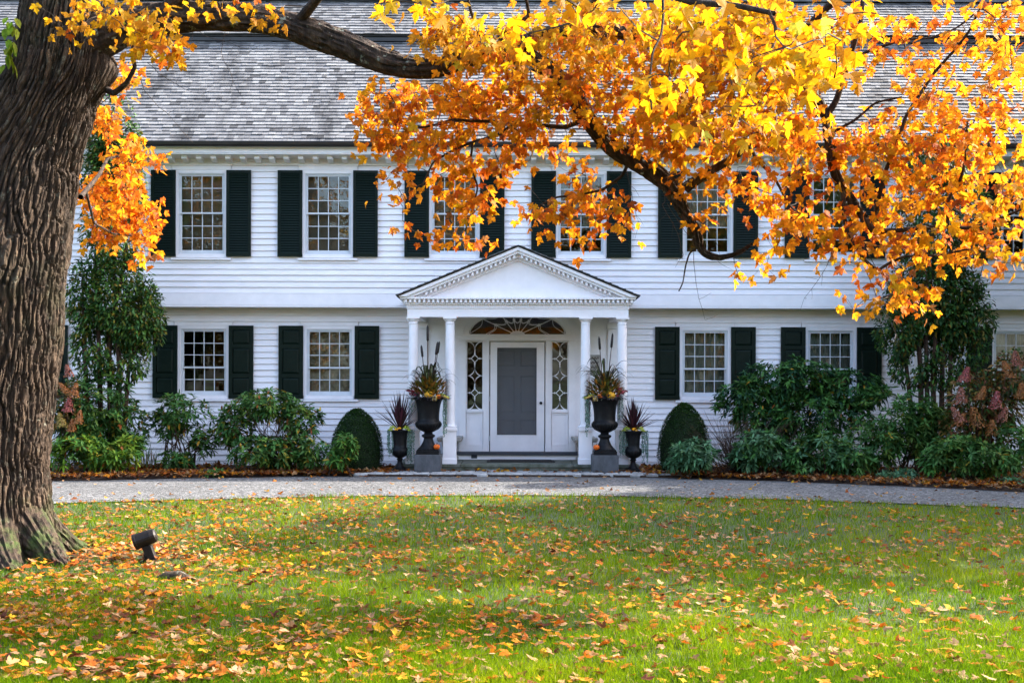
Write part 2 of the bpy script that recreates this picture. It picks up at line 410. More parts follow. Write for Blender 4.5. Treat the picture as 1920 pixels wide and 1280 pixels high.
# cobbled apron before the step
ap = MB().box(-2.75, 2.95, -2.12, -1.3, -0.05, 0.05).build('cobble_apron', M['soil'])
tag(ap, 'band of worn granite setts in front of the entrance step', 'paving', kind='structure')
pebs = []
for k in range(5):
    w, d_, h = 0.17+0.03*random.random(), 0.095+0.02*random.random(), 0.05
    b = MB(); c = 0.018
    vs = [(-w/2,-d_/2,0),(w/2,-d_/2,0),(w/2,d_/2,0),(-w/2,d_/2,0)]
    top = [(-w/2+c,-d_/2+c,h),(w/2-c*1.3,-d_/2+c,h*0.97),(w/2-c,d_/2-c,h*1.03),(-w/2+c*1.2,d_/2-c,h)]
    mid = [(x*1.02, y*1.02, h*0.65) for x, y, z in vs]
    b.add(vs+mid+top, [(0,1,5,4),(1,2,6,5),(2,3,7,6),(3,0,4,7),(4,5,9,8),(5,6,10,9),(6,7,11,10),(7,4,8,11),(8,9,10,11)])
    pebs.append(b.mesh('paving_stone', M['cobble']))
for r in range(6):
    y = -2.06+r*0.128; x = -2.7+random.random()*0.1
    while x < 2.85:
        me = random.choice(pebs); s = random.uniform(0.95, 1.55)
        o = inst('paving_stone', me, ap, (x+0.1*s, y+random.uniform(-.01, .01), 0.022+random.uniform(-.008, .01)), (random.uniform(-.05, .05), random.uniform(-.04, .04), random.uniform(-.06, .06)), (s, 1.05, 1))
        x += 0.205*s
# ================================================================== HOUSE
XC = 0.1                    # axis of the entrance
LY = 0.35                   # lower wall plane (upper storey overhangs it)
LD = D+LY
HX0, HX1 = -12.5, 12.7
house = tag(empty('colonial_house', (0, 0, 0)), 'long white clapboard house with dark shutters and columned entrance', 'house')
UWX = [XC+k*2.37 for k in (-2.5, -1.5, -.5, .5, 1.5, 2.5)] + [XC+9.5, XC-9.5]
LWX = [XC-5.97, XC-3.58, XC+3.57, XC+5.96, XC+9.5, XC-9.5]
UZ0, UZ1 = PZ(478), PZ(327)
LZ0, LZ1 = PZ(742, LD), PZ(618, LD)
SOF = PZ(577)               # soffit of the overhang
EAVE = 6.02
RUN, RISE = 3.0, 2.77
# ---- solid walls with openings
def wall_with_holes(b, x0, x1, z0, z1, y0, y1, holes):
    xsr = sorted(set([x0, x1]+[h[0] for h in holes]+[h[1] for h in holes]))
    zsr = sorted(set([z0, z1]+[h[2] for h in holes]+[h[3] for h in holes]))
    for xa, xb in zip(xsr, xsr[1:]):
        run = None
        for za, zb in zip(zsr, zsr[1:]):
            cx, cz = (xa+xb)/2, (za+zb)/2
            solid = not any(h[0] < cx < h[1] and h[2] < cz < h[3] for h in holes)
            if solid:
                if run is None: run = [za, zb]
                else: run[1] = zb
            if (not solid) and run: b.box(xa, xb, y0, y1, *run); run = None
        if run: b.box(xa, xb, y0, y1, *run)
wb = MB()
uh = [(x-.44, x+.44, UZ0-.01, UZ1+.01) for x in UWX]
lh = [(x-.45, x+.45, LZ0-.01, LZ1+.01) for x in LWX]
wall_with_holes(wb, HX0, HX1, SOF+.03, 6.3, 0, 0.12, uh)
DW0, DW1 = XC-2.05, XC+2.05
wall_with_holes(wb, HX0, DW0, 0, SOF+.03, LY, LY+.12, [h for h in lh if h[0] < DW0])
wall_with_holes(wb, DW1, HX1, 0, SOF+.03, LY, LY+.12, [h for h in lh if h[0] > DW1])
wb.box(HX0, HX1, 8.6, 8.75, 0, 6.3); wb.box(HX0, HX0+.15, .12, 8.6, 0, 6.3); wb.box(HX1-.15, HX1, .12, 8.6, 0, 6.3)
wall = wb.build('wall', M['white'], house)
ib = MB()
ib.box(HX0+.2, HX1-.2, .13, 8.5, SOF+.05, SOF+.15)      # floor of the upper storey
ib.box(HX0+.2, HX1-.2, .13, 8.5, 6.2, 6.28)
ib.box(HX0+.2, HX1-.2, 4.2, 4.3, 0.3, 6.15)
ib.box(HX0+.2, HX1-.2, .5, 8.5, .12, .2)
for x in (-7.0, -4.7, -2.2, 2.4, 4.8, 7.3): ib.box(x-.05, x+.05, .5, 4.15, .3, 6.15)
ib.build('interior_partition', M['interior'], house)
# ---- clapboards: every course, cut at the openings
def clap_mesh(w, h=0.115):
    b = MB().prism_x([(-0.004, 0.03+h), (-0.009, 0.03+h), (-0.026, 0.0), (-0.004, 0.0)], 0, w)
    return b
def courses(z0, z1, xr, holes, y, exp):
    n = round((z1-z0)/exp); exp = (z1-z0)/n
    for k in range(n):
        za, zb = z0+k*exp, z0+(k+1)*exp
        cuts = sorted([(h[0], h[1]) for h in holes if h[2] < za+exp*.5 < h[3] and h[1] > xr[0] and h[0] < xr[1]])
        x = xr[0]; segs = []
        for a, c in cuts:
            if a > x: segs.append((x, a))
            x = max(x, c)
        if x < xr[1]: segs.append((x, xr[1]))
        s2 = []
        for a, c in segs:                      # long runs are pieced from two or three boards
            if c-a > 6 and (c-a) < 30:
                nb = 2 if c-a < 14 else 3; cutp = [a]+sorted(a+(c-a)*(q+random.uniform(.25, .75))/nb for q in range(nb-1))+[c]
                s2 += [(p_+(.0 if i_ == 0 else .0015), q_) for i_, (p_, q_) in enumerate(zip(cutp, cutp[1:]))]
            else: s2.append((a, c))
        for a, c in s2:
            if c-a < 0.03: continue
            top = min(exp+0.03, z1-za)
            m = MB().prism_x([(-0.003, top), (-0.008, top), (-0.036+random.uniform(-.003, .003), .006+random.uniform(-.002, .002)), (-0.035, random.uniform(-.002, .002)), (-0.003, 0.004)], 0, c-a)
            m.build('clapboard', M['white'], wall, loc=(a, y, za))
UB0, UB1 = PZ(552)+.005, PZ(312)
courses(UB0, UB1, (HX0, HX1), [(x-.56, x+.56, UZ0-.10, UB1) for x in UWX], 0, .115)
lhc = [(x-.56, x+.56, LZ0-.10, LZ1+.17) for x in LWX]
courses(.13, SOF-.02, (HX0, DW0), lhc, LY, .115)
courses(.13, SOF-.02, (DW1, HX1), lhc, LY, .115)
# ---- skirt of the overhang, foundation, corner boards, frieze, cornice
MB().box(HX0, HX1, -.05, LY+.02, SOF, SOF+.03).box(HX0, HX1, -.05, -.004, SOF+.034, PZ(552)).build('overhang_skirt', M['white_trim'], house)
MB().box(HX0, DW0, LY-.03, LY-.004, 0.02, .13).box(DW1, HX1, LY-.03, LY-.004, 0.02, .13).build('base_board', M['white_trim'], house)
for x in (PX(225, LD), PX(1718, LD)):
    MB().box(x-.07, x+.07, LY-.05, LY-.002, .03, SOF-.003).box(x-.07, x+.07, -.055, -.002, SOF+.26, UB1).build('corner_board', M['white_trim'], house)
co = MB()
co.box(HX0, HX1, -.045, -.003, UB1+.002, UB1+.06)
co.box(HX0, HX1, -.06, -.003, UB1+.062, 5.80)
co.prism_x([(-.003, 5.802), (-.003, 5.84), (-.36, 5.84), (-.36, 5.822), (-.12, 5.802)], HX0, HX1)
co.box(HX0, HX1, -.37, -.003, 5.842, 5.93)
co.prism_x([(-.003, 5.932), (-.003, 5.975), (-.42, 5.975), (-.415, 5.955), (-.375, 5.932)], HX0, HX1)
cornice = co.build('cornice', M['white_trim'], house)
mod = MB().prism_x([(-.062, -.001), (-.27, -.001), (-.27, -.06), (-.25, -.075), (-.20, -.085), (-.062, -.11)], -.048, .048).mesh('modillion', M['white_trim'])
x = HX0+.2
while x < HX1-.1:
    inst('modillion', mod, cornice, (x, 0, 5.82)); x += .27
MB().prism_x([(-.385, 6.03), (-.52, 6.035), (-.525, 6.02), (-.515, 5.97), (-.48, 5.945), (-.425, 5.94), (-.40, 5.978), (-.385, 5.978)], HX0-.1, HX1+.1).build('gutter', M['gutter'], house)
# ---- roof: lower slope, dark step, upper slope
EY = -.42
def slope_pt(s, up):       # s metres up the slope
    c = RUN/sqrt(RUN*RUN+RISE*RISE); sn = RISE/sqrt(RUN*RUN+RISE*RISE)
    if not up: return EY+s*c, EAVE+s*sn
    return EY+RUN-.14+s*c, EAVE+RISE+.09+s*sn
SL = sqrt(RUN*RUN+RISE*RISE); UL = 1.62
y1, z1 = slope_pt(SL, False); yu, zu = slope_pt(0, True); yr, zr = slope_pt(UL, True)
rb = MB()
rb.prism_x([(EY, EAVE-.02), (y1+.3, z1+.28-.02), (y1+.3, z1+.16), (EY+.12, EAVE-.05)], HX0-.1, HX1+.1)
rb.prism_x([(yu, zu-.03), (yr, zr-.03), (yr, zr-.2), (yu+.12, zu-.05)], HX0-.1, HX1+.1)
rb.prism_x([(yr, zr-.03), (9.2, 5.9), (9.0, 5.8), (yr, zr-.2)], HX0-.1, HX1+.1)
for xg in (HX0+.02, HX1-.12): rb.prism_x([(.1, 6.3), (.1, EAVE+.3), (y1, z1-.1), (yr, zr-.25), (8.7, 6.2)], xg, xg+.1)
roof = rb.build('roof', M['roofdeck'], house)
MB().box(HX0-.1, HX1+.1, yu+.02, yu+.10, zu-.125, zu-.05).build('step_fascia', M['gutter'], house)
MB().box(HX0-.1, HX1+.1, yr-.14, yr+.1, zr-.03, zr+.035).build('ridge_cap', M['shingle'], house)
ang = math.atan2(RISE, RUN)
def shingle_verts(w, ln, th, lift):
    # local: x across, y up the slope, z out of the slope
    return [(0,0,lift),(w,0,lift),(w,ln,0),(0,ln,0),(0,0,lift+th),(w,0,lift+th),(w,ln,.004),(0,ln,.004)]
SHF = [(4,5,6,7),(0,1,5,4),(1,2,6,5),(3,0,4,7),(0,3,2,1)]
fv = []; ff = []; single = []
sh_meshes = {}
ca, sa = cos(ang), sin(ang)
EXPO = .1225
for up, L_ in ((False, SL+.1), (True, UL)):
    n = int(L_/EXPO)
    for r in range(n):
        s0 = r*EXPO
        x = HX0-.1-random.random()*.1
        while x < HX1+.1:
            w = random.choice((.09, .11, .13, .15, .18, .21))
            y0, z0 = slope_pt(s0+random.uniform(-.006, .006), up)
            px_ = 960+FPX*x/(y0+D)
            th = random.uniform(.020, .030)
            if (not up) and 330 < px_ < 640 and 3 <= r < 12 and len(single) < 300:
                single.append((x, y0, z0, w, th))
            else:
                b = len(fv)
                for vx, vy, vz in shingle_verts(w-.004, .2, th, .006):
                    fv.append((x+vx, y0+vy*ca-vz*sa, z0+vy*sa+vz*ca))
                ff.extend([tuple(i+b for i in f) for f in SHF])
            x += w
o = npmesh('shingle_field', fv, ff, M['shingle'], parent=roof); tag(o, kind='stuff')
for x, y0, z0, w, th in single:
    if w not in sh_meshes: sh_meshes[w] = MB().add(shingle_verts(w-.004, .2, .025, .006), SHF).mesh('shingle', M['shingle'])
    inst('shingle', sh_meshes[w], roof, (x, y0, z0), (ang, 0, 0))

# ---- windows
def ring(b, x0, x1, z0, z1, w, y0, y1, wb_=None, wt=None):
    wb_ = w if wb_ is None else wb_; wt = w if wt is None else wt
    b.box(x0, x0+w, y0, y1, z0, z1); b.box(x1-w, x1, y0, y1, z0, z1)
    b.box(x0+w, x1-w, y0, y1, z0, z0+wb_); b.box(x0+w, x1-w, y0, y1, z1-wt, z1)
pane_cache = {}
def window(xc, yp, z0, z1, rows_up, rows_dn, zmeet, joined=False):
    hw = .43
    c = MB()                       # casing
    ring(c, xc-hw-.06, xc+hw+.06, z0-.005, z1+.06, .058, yp-.035, yp+.05, .004, .06)
    c.box(xc-hw-.12, xc+hw+.12, yp-.042, yp-.004, z1+.062, z1+.135)
    c.box(xc-hw-.135, xc+hw+.135, yp-.058, yp-.003, z1+.137, z1+.162)
    w = c.build('window', M['white_trim'], house)
    MB().prism_x([(yp-.075, z0-.115), (yp-.075, z0-.078), (yp-.003, z0-.070), (yp-.003, z0-.115)], xc-hw-.13, xc+hw+.13).box(xc-hw-.04, xc+hw+.04, yp-.048, yp+.03, z0-.0695, z0-.006).build('sill', M['white_trim'], w)
    # screen-track frame
    tr = MB(); ring(tr, xc-hw, xc+hw, z0, z1, .022, yp-.02, yp+.04); tr.build('frame', M['sash'], w)
    pj = MB()
    for (za, zb, rows, yo, bot) in ((zmeet-.018, z1-.022, rows_up, .0, .03), (z0+.022, zmeet+.018, rows_dn, .035, .055)):
        s = MB(); xa, xb = xc-hw+.022, xc+hw-.022; ya, yb = yp+yo, yp+yo+.03
        ring(s, xa, xb, za, zb, .028, ya, yb, bot, .03)
        gx0, gx1, gz0, gz1 = xa+.028, xb-.028, za+bot, zb-.03
        for k in range(1, 4):
            x = gx0+(gx1-gx0)*k/4; s.box(x-.007, x+.007, ya+.002, yb-.006, gz0, gz1)
        for k in range(1, rows):
            z = gz0+(gz1-gz0)*k/rows; s.box(gx0, gx1, ya+.0035, yb-.0075, z-.007, z+.007)
        s.build('sash', M['sash'], w)
        pw, ph = (gx1-gx0)/4, (gz1-gz0)/rows
        for i in range(4):
            for j in range(rows):
                cx, cz = gx0+pw*(i+.5), gz0+ph*(j+.5)
                if joined:
                    pj.box(cx-pw/2, cx+pw/2, ya+.012, ya+.014, cz-ph/2, cz+ph/2); continue
                key = (round(pw, 4), round(ph, 4))
                if key not in pane_cache:
                    pane_cache[key] = MB().box(-pw/2, pw/2, -.001, .001, -ph/2, ph/2).mesh('pane', M['glass'])
                inst('pane', pane_cache[key], w, (cx, ya+.014, cz), (random.gauss(0, .006), 0, random.gauss(0, .006)))
    if joined: tag(pj.build('panes', M['glass'], w), kind='stuff')
    return w
for k, x in enumerate(UWX): window(x, 0, UZ0, UZ1, 3, 3, PZ(401), joined=(k == 7))
for k, x in enumerate(LWX): window(x, LY, LZ0, LZ1, 3, 2, PZ(690, LD), joined=(k == 5))

# ---- shutters
slat_me = MB().prism_x([(-.012, -.021), (-.006, -.023), (.014, .021), (.008, .023)], -.185, .185).mesh('slat', M['shutter'])
slat_n = 0
def louvre_shutter(x0, x1, yp, z0, z1, single_slats):
    global slat_n
    b = MB(); ya, yb = yp-.085, yp-.045
    b.box(x0, x0+.05, ya, yb, z0, z1); b.box(x1-.05, x1, ya, yb, z0, z1)
    b.box(x0+.05, x1-.05, ya+.002, yb-.002, z0, z0+.065); b.box(x0+.05, x1-.05, ya+.002, yb-.002, z1-.05, z1)
    b.box(x0+.05, x1-.05, yb-.006, yb-.001, z0+.065, z1-.05)
    sh = b.build('shutter', M['shutter'], house)
    n = 32; zz = np.linspace(z0+.085, z1-.07, n); j = MB()
    for z in zz:
        if single_slats: inst('slat', slat_me, sh, ((x0+x1)/2, (ya+yb)/2-.004, z)); slat_n += 1
        else: j.prism_x([(-.012+(ya+yb)/2-.004, z-.021), (-.006+(ya+yb)/2-.004, z-.023), (.014+(ya+yb)/2-.004, z+.021), (.008+(ya+yb)/2-.004, z+.023)], x0+.048, x1-.048)
    if not single_slats: tag(j.build('louvre_slats', M['shutter'], sh), kind='stuff')
    hb = MB(); s = 1 if (x0+x1)/2 < 0 else 1
    return sh
def panel_shutter(x0, x1, yp, z0, z1):
    b = MB(); ya, yb = yp-.085, yp-.045
    H = z1-z0
    zs = [z0, z0+H*.055, z0+H*.285, z0+H*.34, z0+H*.69, z0+H*.745, z0+H*.945, z1]
    b.box(x0, x0+.07, ya, yb, z0, z1); b.box(x1-.07, x1, ya, yb, z0, z1)
    for i in (0, 2, 4, 6): b.box(x0+.07, x1-.07, ya+.002, yb-.002, zs[i], zs[i+1])
    sh = b.build('shutter', M['shutter'], house)
    for i in (1, 3, 5):
        a, c, p, q = x0+.07, x1-.07, zs[i], zs[i+1]; k = .035
        yo, yi = ya+.022, ya+.004
        vs = [(a, yo, p), (c, yo, p), (c, yo, q), (a, yo, q), (a+k, yi, p+k), (c-k, yi, p+k), (c-k, yi, q-k), (a+k, yi, q-k), (a, yb-.004, p), (c, yb-.004, p), (c, yb-.004, q), (a, yb-.004, q)]
        MB().add(vs, [(4,5,6,7),(0,1,5,4),(1,2,6,5),(2,3,7,6),(3,0,4,7),(8,11,10,9)]).build('panel', M['shutter'], sh)
    return sh
for k, x in enumerate(UWX):
    za, zb = PZ(483), PZ(322)
    for s in (-1, 1):
        if k == 7 and s == -1: continue
        a, c = sorted((x+s*.475, x+s*.935))
        louvre_shutter(a, c, 0, za, zb, slat_n < 288)
for k, x in enumerate(LWX):
    for s in (-1, 1):
        if k == 5 and s == -1: continue
        a, c = sorted((x+s*.49, x+s*.955))
        panel_shutter(a, c, LY, PZ(748, LD), PZ(612, LD))

# ---- entrance bay: wall behind the columns with lunette, sidelights and door
FZ = PZ(627, LD)             # springing of the fanlight
FA, FB = .925, .43
def ell(a, b_, t): return XC+a*cos(t), FZ+b_*sin(t)
eb = MB()
ya, yb = LY-.02, LY+.08
CEIL = 3.06
N = 40
for k in range(N):
    t0, t1 = pi*k/N, pi*(k+1)/N
    p0, p1 = ell(FA, FB, t0), ell(FA, FB, t1)
    def outr(t):
        c, s_ = cos(t), sin(t); kx = 1.9/abs(c) if abs(c) > 1e-6 else 1e9; kz = (CEIL-FZ)/s_ if s_ > 1e-6 else 1e9
        m = min(kx, kz); return XC+c*m, FZ+s_*m
    q0, q1 = outr(t0), outr(t1)
    if abs(abs(q0[0]-XC)-1.9) < 1e-6 and abs(q1[1]-CEIL) < 1e-6 and abs(q1[0]-q0[0]) > 1e-6:
        eb.prism_y([p0, q0, (q0[0], CEIL), q1, p1], ya, yb)
    elif abs(abs(q1[0]-XC)-1.9) < 1e-6 and abs(q0[1]-CEIL) < 1e-6 and abs(q1[0]-q0[0]) > 1e-6:
        eb.prism_y([p0, q0, (q1[0], CEIL), q1, p1], ya, yb)
    else: eb.prism_y([p0, q0, q1, p1], ya, yb)
SGX0, SGX1, SGZ0, SGZ1 = .655, .965, PZ(768, LD), PZ(640, LD)
DOX = .53; DZ0, DZ1 = PZ(846, LD), PZ(640, LD)
wall_with_holes(eb, XC-1.9, XC+1.9, .18, FZ, ya, yb, [(XC-SGX1, XC-SGX0, SGZ0, SGZ1), (XC+SGX0, XC+SGX1, SGZ0, SGZ1), (XC-DOX, XC+DOX, DZ0, DZ1)])
eb.box(XC-2.05, XC-1.9, LY-.03, LY+.12, .02, SOF); eb.box(XC+1.9, XC+2.05, LY-.03, LY+.12, .02, SOF)
eb.build('entrance_wall', M['white_trim'], house)
# arched architrave, impost bar, pilasters beside door, lower panels
ar = MB()
for (a0, b0, a1, b1, y_) in ((FA-.005, FB-.005, 1.10, .575, ya-.045), (1.03, .515, 1.12, .595, ya-.07)):
    for k in range(N):
        t0, t1 = pi*k/N, pi*(k+1)/N
        ar.prism_y([ell(a0, b0, t0), ell(a1, b1, t0), ell(a1, b1, t1), ell(a0, b0, t1)], y_, ya-.002)
ar.build('arch_moulding', M['white_trim'], house)
im = MB().box(XC-1.14, XC+1.14, ya-.10, ya-.002, FZ-.035, FZ).box(XC-1.12, XC+1.12, ya-.075, ya-.002, FZ-.115, FZ-.037)
im.build('impost_bar', M['white_trim'], house)
for s in (-1, 1):
    for (a, c) in ((.975, 1.10), (.54, .645)):
        x0, x1 = sorted((XC+s*a, XC+s*c))
        MB().box(x0, x1, ya-.05, ya-.002, DZ0+.12, FZ-.117).box(x0-.008, x1+.008, ya-.062, ya-.002, DZ0-.02, DZ0+.118).build('pilaster', M['white_trim'], house)
    x0, x1 = sorted((XC+s*.655, XC+s*.965))
    pb = MB(); ring(pb, x0, x1, DZ0+.13, SGZ0-.05, .035, ya-.03, ya-.002); pb.box(x0, x1, ya-.06, ya-.002, SGZ0-.048, SGZ0-.012)
    pb.box(x0+.035, x1-.035, ya-.012, ya-.002, DZ0+.165, SGZ0-.085); pb.box(x0, x1, ya-.05, ya-.002, DZ0, DZ0+.128)
    pb.build('wainscot_panel', M['white_trim'], house)
    MB().box(x0, x1, ya+.055, ya+.058, SGZ0, SGZ1).build('sidelight_glass', M['glass'], house)
    # tracery of the sidelight: arcs, links and lozenges
    tb = MB(); cx = (x0+x1)/2; H = SGZ1-SGZ0; W = x1-x0
    def zf(v): return SGZ1-(v-390)/805*H
    ty0, ty1 = ya+.02, ya+.042
    ring(tb, x0, x1, SGZ0, SGZ1, .012, ty0, ty1)
    def arc(xa, za, xb, zb, flip):
        pts = []
        for k in range(9):
            t_ = k/8*pi/2
            if flip: pts.append((xa+(xb-xa)*sin(t_), za+(zb-za)*(1-cos(t_))))
            else: pts.append((xa+(xb-xa)*(1-cos(t_)), za+(zb-za)*sin(t_)))
        return pts
    for sg in (-1, 1):
        for off in (0, .028):
            e = W/2-.008-off
            tb.bars(arc(cx+sg*e, zf(395), cx, zf(490), True), .010, ty0+.001, ty1-.001)
            tb.bars(arc(cx, zf(690), cx+sg*e, zf(795), False), .010, ty0+.001, ty1-.001)
            tb.bars(arc(cx+sg*e, zf(795), cx, zf(890), True), .010, ty0+.001, ty1-.001)
            tb.bars(arc(cx, zf(1085), cx+sg*e, zf(1190), False), .010, ty0+.001, ty1-.001)
    for za, zb in ((470, 548), (636, 700), (880, 952), (1038, 1095)): tb.bars([(cx, zf(za)), (cx, zf(zb))], .018, ty0+.002, ty1-.002)
    for zc_ in (592, 995):
        k = .072; z_ = zf(zc_)
        tb.bars([(cx, z_+k), (cx+k, z_), (cx, z_-k), (cx-k, z_), (cx, z_+k)], .016, ty0+.003, ty1-.003)
        tb.bars([(cx-W/2, z_), (cx-k, z_)], .014, ty0+.004, ty1-.004); tb.bars([(cx+k, z_), (cx+W/2, z_)], .014, ty0+.004, ty1-.004)
        for sg in (-1, 1):
            tb.box(cx+sg*(k+.022)-.006, cx+sg*(k+.022)+.006, ty0-.004, ty1, z_-.018, z_+.018)
            tb.box(cx-.018, cx+.018, ty0-.004, ty1, z_+sg*(k+.022)-.006, z_+sg*(k+.022)+.006)
    tb.build('sidelight_tracery', M['white_trim'], house)
# fanlight
fb = MB()
pts = [ell(FA+.01, FB+.01, pi*k/40) for k in range(41)]
MB().prism_y(pts, ya+.055, ya+.058).build('fanlight_glass', M['glass'], house)
ty0, ty1 = ya+.015, ya+.04
hub = (XC, FZ)
fb.prism_y([(XC+.14*cos(pi*k/12), FZ+.07*sin(pi*k/12)) for k in range(13)], ty0-.01, ty1)
for dgr in (24, 50, 77, 103, 130, 156):
    t_ = radians(dgr); e = ell(FA, FB, 0)
    r_ = 1/sqrt((cos(t_)/FA)**2+(sin(t_)/FB)**2)
    fb.bars([(XC+.09*cos(t_), FZ+.05*sin(t_)), (XC+r_*cos(t_), FZ+r_*sin(t_))], .014, ty0, ty1)
    rm = .55*r_+.05
    px_, pz_ = XC+rm*cos(t_), FZ+rm*sin(t_)
    tx, tz = cos(t_), sin(t_)
    for off, w_ in ((-.035, .03), (0, .05), (.04, .022)):
        fb.bars([(px_+tx*(off-.014), pz_+tz*(off-.014)), (px_+tx*(off+.014), pz_+tz*(off+.014))], w_, ty0-.006, ty1)
ctl = [0.0, 24, 50, 77, 103, 130, 156, 180.]
def erad(dg, f):
    t_ = radians(dg); r_ = 1/sqrt((cos(t_)/FA)**2+(sin(t_)/FB)**2); return XC+f*r_*cos(t_), FZ+f*r_*sin(t_)
for a, c in zip(ctl, ctl[1:]):     # swags between the rays
    for f0, dip in ((.60, .10), (.66, .13)):
        fb.bars([erad(a+(c-a)*k/8, f0-dip*sin(pi*k/8)) for k in range(9)], .009, ty0+.001, ty1-.001)
    fb.bars([erad(a+(c-a)*k/8, 1.0-.16*sin(pi*k/8)) for k in range(9)], .009, ty0+.001, ty1-.001)
fb.bars([erad(180*k/30, .985) for k in range(31)], .016, ty0+.002, ty1-.002)
fb.build('fanlight_tracery', M['white_trim'], house)
# doors
fd = MB(); dy = ya+.05
fd.box(XC-.47, XC+.47, dy, dy+.045, DZ0+.005, DZ1-.03)
door = fd.build('front_door', M['grey_door'], house)
for sx in (-1, 1):
    for (za, zb) in ((.40, .92), (1.06, 1.76), (1.94, 2.24)):
        x0, x1 = sorted((XC+sx*.055, XC+sx*.40)); q = MB(); k = .03
        vs = [(x0, dy-.001, za), (x1, dy-.001, za), (x1, dy-.001, zb), (x0, dy-.001, zb), (x0+.012, dy-.012, za+.012), (x1-.012, dy-.012, za+.012), (x1-.012, dy-.012, zb-.012), (x0+.012, dy-.012, zb-.012),
              (x0+k, dy-.004, za+k), (x1-k, dy-.004, za+k), (x1-k, dy-.004, zb-k), (x0+k, dy-.004, zb-k)]
        q.add(vs, [(0,1,5,4),(1,2,6,5),(2,3,7,6),(3,0,4,7),(4,5,9,8),(5,6,10,9),(6,7,11,10),(7,4,8,11),(8,9,10,11)]).build('panel', M['grey_door'], door)
sd_ = MB(); sy = ya-.03
SX0, SX1, SZ0, SZ1 = PX(932, LD), PX(1006, LD), PZ(815, LD), PZ(652, LD)
x0, x1 = XC-.515, XC+.515
sd_.box(x0, SX0, sy, sy+.035, DZ0+.004, DZ1-.012); sd_.box(SX1, x1, sy, sy+.035, DZ0+.004, DZ1-.012)
sd_.box(SX0, SX1, sy+.001, sy+.034, DZ0+.004, SZ0); sd_.box(SX0, SX1, sy+.001, sy+.034, SZ1, DZ1-.012)
ring(sd_, SX0-.02, SX1+.02, SZ0-.02, SZ1+.02, .019, sy-.006, sy-.0005)
storm = sd_.build('storm_door', M['white_trim'], house, bevel=.004)
MB().box(SX0, SX1, sy+.016, sy+.018, SZ0, SZ1).build('screen', M['screen'], storm)
kz, kx = PZ(755, LD), PX(1014, LD)
kb = MB(); kb.tube([(kx, sy-.001, kz), (kx, sy-.03, kz)], .012, 10); 
prof = [(.0, -.062), (.016, -.06), (.026, -.05), (.029, -.042), (.022, -.03), (.012, -.026)]
vs = []; 
for r, yy in prof: vs += [(kx+r*cos(2*pi*k/14), sy+yy, kz+r*sin(2*pi*k/14)) for k in range(14)]
kb.add(vs, [(i*14+k, i*14+(k+1) % 14, (i+1)*14+(k+1) % 14, (i+1)*14+k) for i in range(5) for k in range(14)])
kb.build('door_knob', M['iron'], storm, smooth=True)
for z in (DZ0+.25, DZ0+1.0, DZ1-.3): MB().box(x0-.012, x0+.006, sy-.012, sy+.01, z-.045, z+.045).build('hinge', M['sash'], storm)
MB().box(XC-1.14, XC+1.14, LY-.30, ya-.003, PZ(853, LD-.3), PZ(847, LD-.3)).build('threshold', M['dark_paint'], house)
MB().box(XC-1.12, XC+1.12, LY-.26, ya-.003, .18, PZ(853, LD-.3)-.002).build('riser', M['white_trim'], house)
vb = MB(); vx = PX(889.5, LD-.26)
vb.box(vx-.055, vx+.055, LY-.268, LY-.262, .205, .275)
for k in range(5): vb.box(vx-.048, vx+.048, LY-.276, LY-.2685, .211+k*.0125, .216+k*.0125)
vb.build('vent_grille', M['dark_paint'], house)
# small bell push and pendant-side pilasters on the bay wall
MB().box(PX(1091, LD), PX(1095, LD), ya-.02, ya-.002, PZ(746, LD), PZ(735, LD)).build('bell_push', M['stone_light'], house)
# ---- portico
CY = -1.2; CD = D+CY
colz0, colz1 = PZ(803, CD), PZ(595, CD)
PF = .183                    # platform height
for dxc in (-1.85, -1.2, 1.2, 1.85):
    cx = XC+dxc
    pr = [(.1+.0*k, 0) for k in range(0)]
    H = colz1-colz0; prof = []
    for k in range(13):
        q = k/12; r = .089-.011*max(0, (q-.3)/.7)**1.6
        prof.append((r, .065+q*(H-.065-.075)))
    c = MB().lathe(prof, 28).build('column', M['white_trim'], house, smooth=True, loc=(cx, CY, colz0))
    c.data.set_sharp_from_angle(angle=radians(40))
    b_ = MB().lathe([(.118, .028), (.126, .036), (.126, .046), (.118, .054), (.103, .056), (.097, .064), (.09, .072)], 28).box(-.128, .128, -.128, .128, 0, .027)
    b_.build('base', M['white_trim'], c)
    k_ = MB().lathe([(.079, H-.125), (.087, H-.12), (.087, H-.108), (.079, H-.103), (.079, H-.076), (.098, H-.062), (.106, H-.045), (.108, H-.032)], 28).box(-.118, .118, -.118, .118, H-.031, H)
    k_.build('capital', M['white_trim'], c)
    hz = colz0-PF
    p_ = MB().box(-.115, .115, -.115, .115, -hz+.10, -.036).box(-.14, .14, -.14, .14, -.034, -.001).box(-.128, .128, -.128, .128, -.05, -.0355)
    p_.box(-.125, .125, -.125, .125, -hz, -hz+.085).prism_x([(-.125, -hz+.086), (.125, -hz+.086), (.1152, -hz+.101), (-.1152, -hz+.101)], -.125, .125)
    p_.build('pedestal', M['white_trim'], c)
